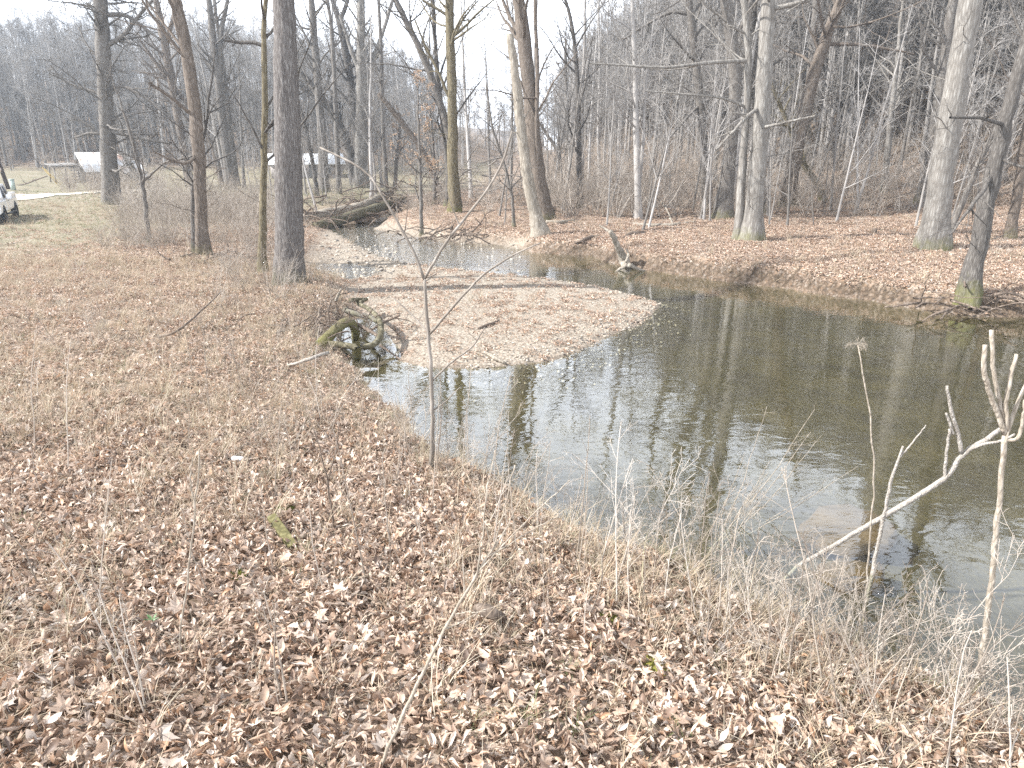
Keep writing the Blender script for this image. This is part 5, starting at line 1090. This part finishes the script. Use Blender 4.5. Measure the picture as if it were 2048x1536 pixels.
def moss_clump(label, u, v, w, seed):
    r = np.random.default_rng(seed); p = GT(u, v); R = w / F * cam_depth(p) / 2; n, k = 7, 22; V = []
    for i in range(n):
        a = i / (n - 1)
        for j in range(k):
            th = j / k * 6.283; rr = R * a * (1 + .25 * math.sin(2 * th + seed) + .15 * math.sin(5 * th)); V.append((rr * math.cos(th), rr * math.sin(th), R * .38 * (1 - a ** 2) - .015 + .012 * r.normal()))
    Q = [(i * k + j, i * k + (j + 1) % k, (i + 1) * k + (j + 1) % k, (i + 1) * k + j) for i in range(n - 1) for j in range(k)]
    e = empty('moss_clump', p, label, 'moss'); obj('cushion', mesh_np('cushion', V, Q), M['moss'], e)
    m = 260; a = r.uniform(0, 6.28, m); q = R * np.sqrt(r.random(m)); b0 = np.column_stack([q * np.cos(a), q * np.sin(a), R * .38 * (1 - (q / R) ** 2) - .015]); t = b0 + np.column_stack([r.normal(size=(m, 2)) * .012, r.uniform(.012, .03, m)])
    mb = MB(); mb.tubes(np.stack([b0, t], 1), np.repeat(np.array([[.0022, .0008]]), m, 0), 3); mb.obj('shoots', M['moss'], e)
moss_clump('round yellow green moss cushion just above the wood block', 568, 1018, 42, 1)
moss_clump('flat moss patch in the leaves left of the slanting weed stalk', 470, 1150, 38, 2)
moss_clump('moss patch beside the dark rotten wood', 1215, 1238, 48, 3)
moss_clump('dark green moss hump at the front edge of the bank', 1305, 1335, 70, 4)
moss_clump('small bright moss tuft left of the round moss cushion', 325, 952, 20, 5)
moss_clump('small moss tuft above the round moss cushion', 552, 962, 26, 6)
M['seedling'] = plain('seedling_leaf', (0.09, 0.16, 0.06), 0.5, var=0.2)
e = empty('seedling', GT(322, 1330), 'seedling with dark stem and few green leaves in the front litter', 'plant'); b = np.array(e.location); tp = atY(304, 1240, b[1]) - b
P, R = resample([np.zeros(3), atY(320, 1290, b[1]) - b, tp], [.004, .003, .002], 8); mb = MB(); mb.tubes(P[None], R[None], 5); mb.obj('stem', M['dead_wood'], e)
for k in range(5):
    V, Q = oval_leaf(900 + k, .055, .022, .4, .4); o = obj('leaf', mesh_np('leaf', V, Q), M['seedling'], e, tp + np.array([.028 * math.cos(k * 1.3), .028 * math.sin(k * 1.3), .004 * k])); o.rotation_euler = (0, -.25, k * 1.3)

# ------------------------------------------------------------------ barn, house, pole, truck beyond
def frame(o): return np.array(o)
M['rust'] = None
m, nt, nd, L = mat_new('rusty_roofing'); tcn = nd('ShaderNodeTexCoord'); no = nd('ShaderNodeTexNoise', i_Scale=1.3, i_Detail=6.0); L(tcn.outputs['Object'], no.inputs['Vector']); oi = nd('ShaderNodeObjectInfo')
f_ = math_n(nd, L, 'ADD', no.outputs['Fac'], math_n(nd, L, 'MULTIPLY', oi.outputs['Random'], 0.14)); rr_ = ramp(nd, [(0.5, (0.66, 0.67, 0.68)), (0.66, (0.55, 0.48, 0.43)), (0.85, (0.28, 0.13, 0.08))]); L(f_, rr_.inputs[0])
p_ = nd('ShaderNodeBsdfPrincipled', i_Roughness=0.55, i_Metallic=0.15); L(rr_.outputs[0], p_.inputs['Base Color']); o_ = nd('ShaderNodeOutputMaterial'); L(p_.outputs[0], o_.inputs[0]); M['rust'] = m
M['old_wood'] = bark('old_barn_wood', (0.09, 0.085, 0.08), (0.24, 0.225, 0.21), (0.42, 0.4, 0.375), sc=8, stretch=0.2)
B0 = G(178, 364, -.88); B0[2] = Hh(B0[0], B0[1]); rzb = math.atan2(.71, .70)
barn = empty('barn', B0, 'small collapsing wooden barn with rusty metal roof beyond the lane', 'barn', rz=rzb)      # local x along the ridge, y to the back
BL, BW, EH, RH = 6.6, 4.2, 1.35, 3.1
def tin(name, x0, x1, y0, z0, y1, z1, sag=0.0):
    n = 8; V = []
    for i in range(n + 1):
        x = x0 + (x1 - x0) * i / n; h = .025 * (i % 2)
        V += [(x, y0, z0 + h - sag * .5), (x, (y0 + y1) / 2, (z0 + z1) / 2 + h - sag), (x, y1, z1 + h - sag * .2), ]
    Q = [(3 * i + k, 3 * i + 3 + k, 3 * i + 4 + k, 3 * i + 1 + k) for i in range(n) for k in range(2)]
    me = mesh_np(name, V, Q, smooth=False); o = obj(name, me, M['rust'], barn); sm = o.modifiers.new('thickness', 'SOLIDIFY'); sm.thickness = .012; return o
r = np.random.default_rng(91)
for i in range(7):
    x0 = i * .95 - .3; drop = max(0, i - 3.5) * .33
    if i != 5: tin('roof_panel', x0, x0 + .92, -.35, EH - .25 - drop * .8, BW / 2, RH - drop * 1.1, .05 + .12 * (i > 3))
    tin('roof_panel', x0, x0 + .92, BW + .3, EH - .25 - drop, BW / 2 + .02, RH - .01 - drop * 1.1, .05)
def plank(c, d, R=None, par=None, name='plank'):
    mb = MB(); mb.box((0, 0, 0), d, R); mb.obj(name, M['old_wood'], par or barn, c, smooth=False)
for i in range(14):                                   # gable boards, several missing or slipped
    y = .15 + i * .29; top = EH + (RH - EH) * (1 - abs(y - BW / 2) / (BW / 2)) - .12
    if i in (3, 11): continue
    h = top * (0.62 if i in (4, 9) else 1.0); plank((.02 + .01 * (i % 3), y, h / 2), (.03, .25, h))
for i in range(9):
    x = .1 + i * .8; hh = EH - .1 - max(0, i - 4) * .2
    plank((x, .05, hh / 2), (.14, .14, hh), name='post'); plank((x, BW - .05, hh / 2), (.14, .14, hh), name='post')
for k in range(6): plank((3.3, BW - .12, .2 + k * .24), (6.5, .03, .22))
for k in range(4): plank((4.6 + .4 * (k % 2), .1, .3 + k * .25), (2.8, .035, .2), np.array([[1, 0, 0], [0, 1, 0], [-.04 * k, 0, 1]]))
for k in range(14):
    a = r.uniform(-.9, .9); plank((r.uniform(.4, 1.8), -.4 + r.uniform(-.5, .3), .12 + .06 * k * .5), (r.uniform(.9, 2.0), .14, .03), np.array([[math.cos(a), -math.sin(a), 0], [math.sin(a), math.cos(a), 0], [r.normal() * .2, 0, 1]]))
for y, x in ((.6, -1.1), (3.2, -1.3), (1.0, -2.9), (2.6, -3.0)): plank((x, y, .85), (.11, .11, 1.7), np.array([[1, 0, .08], [0, 1, 0], [-.08, 0, 1]]), name='post')
for q_ in (tin('roof_panel', -3.3, -1.9, .4, 1.75, 3.2, 1.95), tin('roof_panel', -1.9, -.4, .4, 1.8, 3.2, 2.0)): q_.data.materials.clear(); q_.data.materials.append(M['old_wood'])
for k in range(5): plank((-.9, 1.0, .25 + k * .33), (.9, .03, .12))
plank((-1.9, .9, 1.66), (3.0, .1, .12), name='beam')

M['white_roof'] = plain('white_roof', (0.78, 0.79, 0.8), 0.5, var=.05); M['siding'] = plain('house_siding', (0.30, 0.27, 0.25), 0.8, var=.1); M['window_glass'] = plain('dark_glass', (0.03, 0.035, 0.04), 0.1, var=.1, spec=.6)
H0 = atY(614, 340, 88.0); H0[2] = Hh(H0[0], H0[1]) - .1
house = empty('house', H0, 'low house with bright white roof seen past the big grey trunk', 'house', rz=math.radians(18))
mb = MB(); mb.box((0, 2.5, .85), (8.4, 5, 1.7)); mb.obj('wall', M['siding'], house, smooth=False)
mb = MB(); V = [(-4.6, -.5, 1.62), (4.6, -.5, 1.62), (4.6, 2.5, 2.75), (-4.6, 2.5, 2.75), (4.6, 5.5, 1.62), (-4.6, 5.5, 1.62), (-4.6, -.5, 1.72), (4.6, -.5, 1.72), (4.6, 2.5, 2.87), (-4.6, 2.5, 2.87), (4.6, 5.5, 1.72), (-4.6, 5.5, 1.72)]
mb.add(V, [(6, 7, 8, 9), (9, 8, 10, 11), (0, 3, 2, 1), (3, 5, 4, 2), (0, 1, 7, 6), (5, 11, 10, 4), (1, 2, 8, 7), (2, 4, 10, 8), (0, 6, 9, 3), (3, 9, 11, 5)]); mb.obj('roof', M['white_roof'], house, smooth=False)
for x in (-3, -1, 2.4): mb = MB(); mb.box((x, -.03, .95), (.9, .05, .8)); w_ = mb.obj('window', M['white_roof'], house, smooth=False); mb = MB(); mb.box((x, -.065, .95), (.78, .03, .68)); mb.obj('pane', M['window_glass'], w_, smooth=False)
mb = MB(); mb.box((.7, -.03, .8), (.9, .05, 1.6)); mb.obj('door', M['old_wood'], house, smooth=False)

M['pole'] = bark('pole_wood', (0.03, 0.022, 0.018), (0.07, 0.052, 0.043), (0.13, 0.1, 0.085), sc=12); M['box_green'] = plain('pedestal_paint', (0.36, 0.42, 0.38), .5); M['yellow'] = plain('guy_guard', (0.75, 0.5, 0.08), .5)
P0 = G(18, 379, -.85); P0[2] = Hh(P0[0], P0[1]); pole = empty('utility_pole', P0, 'dark leaning utility pole at the left edge beside the lane', 'pole')
tp = np.array([-1.35, .2, 8.6]); mb = MB(); mb.tube([(0, 0, -.3), tp * .5, tp], [.17, .15, .12], 12); mb.obj('pole_shaft', M['pole'], pole)
mb = MB(); mb.box(tp * .94 + np.array([0, -.16, 0]), (2.2, .1, .12)); mb.obj('crossarm', M['pole'], pole, smooth=False)
mb = MB(); q = tp * .45; th = np.linspace(0, 6.283, 20); mb.tube(np.column_stack([q[0] + .16 + .28 * np.cos(th), np.full(20, q[1] - .2), q[2] + .32 * np.sin(th)]), .03, 6, False); mb.obj('cable_coil', M['window_glass'], pole)
mb = MB(); mb.box(tp * .2 + np.array([-.05, -.2, 0]), (.2, .14, .34)); mb.obj('meter_box', M['rust'], pole, smooth=False)
mb = MB(); mb.box((0, 0, .45), (.3, .26, .9)); mb.box((0, 0, .93), (.34, .3, .08)); pd = mb.obj('utility_pedestal', M['box_green'], None, G(22, 381, -.85) + np.array([.25, 0, 0]), smooth=False); pd.location[2] = Hh(pd.location[0], pd.location[1]); tag(pd, 'pale green utility pedestal at the foot of the pole', 'utility box')
for k, (u, v) in enumerate([(118, 373), (123, 371)]):
    g = GT(u, v); t_ = np.array(P0) + tp * (.98 - .1 * k); mb = MB(); mb.tube([g - g, t_ - g], .012, 5); e = empty('guy_wire', g, ['front', 'rear'][k] + ' guy wire with yellow guard between the pole and the barn', 'guy wire'); mb.obj('wire', M['pole'], e); mb = MB(); mb.tube([(t_ - g) * .01, (t_ - g) * .22], .026, 7); mb.obj('guard', M['yellow'], e)
fp = GT(140, 380); mb = MB(); mb.tube([(0, 0, -.2), (-.03, 0, 1.25)], [.05, .04], 7); tag(mb.obj('fence_post', M['pole'], None, fp), 'lone rusty fence post beside the lane before the barn', 'fence post')

M['truck_white'] = plain('truck_paint', (0.78, 0.79, 0.81), .25, var=.02, spec=.5, coat=.6); M['black_plastic'] = plain('black_plastic', (0.018, 0.018, 0.02), .5, var=.2); M['tyre'] = plain('tyre_rubber', (0.02, 0.02, 0.021), .85, var=.25); M['chrome'] = plain('chrome', (0.6, 0.61, 0.63), .2, .9, var=.05); M['lamp'] = plain('lamp_lens', (0.5, 0.53, 0.6), .08, .3, var=.1)
wz = GT(10, 447); tc_ = math.atan2(-wz[1], -wz[0]) - math.radians(9)
ch, sh = math.cos(tc_), math.sin(tc_); T0 = wz - np.array([ch * 1.85 - sh * .86, sh * 1.85 + ch * .86, 0]); T0[2] = min(wz[2], Hh(T0[0], T0[1])) + .02
truck = empty('pickup_truck', T0, 'white pickup truck parked on the grass, cut by the left edge', 'truck', rz=tc_)
def tp_(name, c, d, mat, bev=.03, par=None, taper=None): return obj(name, bevel_box(d, bev, 3, taper=taper), M[mat], par or truck, c)
tp_('body', (0, 0, .84), (5.5, 1.96, .62), 'truck_white', .09); tp_('hood', (1.95, 0, 1.2), (1.75, 1.84, .2), 'truck_white', .07); cab = tp_('cab', (.15, 0, 1.5), (2.3, 1.86, .76), 'truck_white', .07, taper=(.74, .84, -.16))
ws = MB(); ws.add([(1.315, -.78, 1.2), (1.315, .78, 1.2), (.715, .66, 1.82), (.715, -.66, 1.82)], [(0, 1, 2, 3)]); o = ws.obj('windshield', M['window_glass'], truck, smooth=False); sm = o.modifiers.new('thickness', 'SOLIDIFY'); sm.thickness = .02; sm.offset = 1
for s in (1, -1):
    for x0, x1, t0, t1 in ((.98, .1, .6, .1), (.02, -.75, .02, -.7)):
        g_ = MB(); q = [(x0, .945 * s, 1.22), (x1, .945 * s, 1.22), (t1, .815 * s, 1.78), (t0, .815 * s, 1.78)]; g_.add(q if s < 0 else q[::-1], [(0, 1, 2, 3)]); o = g_.obj('side_window', M['window_glass'], truck, smooth=False); sm = o.modifiers.new('thickness', 'SOLIDIFY'); sm.thickness = .02; sm.offset = 1
    for x in (.58, -.45): d_ = tp_('door', (x, .975 * s, .9), (.98, .03, .56), 'truck_white', .012); tp_('door_handle', (-.36 + x, 1.0 * s, 1.06), (.18, .03, .035), 'black_plastic', .008, truck)
    tp_('running_board', (0, 1.0 * s, .42), (2.3, .16, .06), 'black_plastic', .02); mr_ = tp_('mirror', (.95, 1.17 * s, 1.28), (.14, .24, .24), 'truck_white', .04); tp_('mirror_glass', (.875, 1.17 * s, 1.27), (.02, .19, .19), 'black_plastic', .006); tp_('headlight', (2.72, .74 * s, 1.0), (.12, .36, .2), 'lamp', .03); tp_('fog_lamp', (2.83, .72 * s, .62), (.06, .26, .12), 'black_plastic', .02); tp_('tail_light', (-2.73, .88 * s, .98), (.06, .14, .34), 'rust', .015)
    for x in (1.85, -1.75):
        V, Q = lathe([(0, -.02), (.40, -.02), (.46, -.015), (.46, .0), (.40, .01), (0, .01)], 28); wa = obj('wheel_arch', mesh_np('wheel_arch', V, Q), M['black_plastic'], truck, (x, .978 * s, .48)); wa.rotation_euler = (math.radians(-90 * s), 0, 0)
        wh = bpy.data.objects.new('wheel', None); COL.objects.link(wh); wh.parent = truck; wh.location = (x, .89 * s, .40); wh.rotation_euler = (math.radians(-90 * s), 0, 0); wh.empty_display_size = .1
        V, Q = lathe([(.26, -.13), (.37, -.13), (.405, -.09), (.405, .09), (.37, .13), (.26, .13)], 32); obj('tyre', mesh_np('tyre', V, Q), M['tyre'], wh); V, Q = lathe([(0, .07), (.08, .09), (.1, .07), (.2, .06), (.25, .11), (.265, .11), (.265, -.1), (0, -.1)], 24); obj('rim', mesh_np('rim', V, Q), M['chrome'], wh)
tp_('front_bumper', (2.82, 0, .66), (.2, 1.92, .3), 'truck_white', .06); tp_('grille', (2.76, 0, 1.0), (.08, 1.1, .3), 'black_plastic', .03); tp_('rear_bumper', (-2.82, 0, .6), (.18, 1.9, .2), 'chrome', .04)
for s in (1, -1): tp_('bed_side', (-1.9, .92 * s, 1.24), (1.7, .1, .22), 'truck_white', .03)
tp_('tailgate', (-2.72, 0, 1.22), (.08, 1.78, .24), 'truck_white', .02); tp_('bed_liner', (-1.9, 0, 1.155), (1.6, 1.72, .02), 'black_plastic', .004)

# ------------------------------------------------------------------ air
m, nt, nd, L = mat_new('haze'); pv = nd('ShaderNodeVolumePrincipled'); pv.inputs['Color'].default_value = (0.74, 0.86, 1.0, 1); pv.inputs['Density'].default_value = 0.0008; pv.inputs['Anisotropy'].default_value = 0.2
o_ = nd('ShaderNodeOutputMaterial'); L(pv.outputs[0], o_.inputs['Volume'])
gx = (X.min() - 2, X.max() + 2); mb = MB(); mb.box(((gx[0] + gx[1]) / 2, (Y.min() + Y.max()) / 2, 30.0), (gx[1] - gx[0], Y.max() - Y.min() + 8, 66.0))
hz_o = mb.obj('haze', m, None, None, smooth=False); tag(hz_o, 'thin pale winter haze filling the valley air', 'haze', kind='stuff')
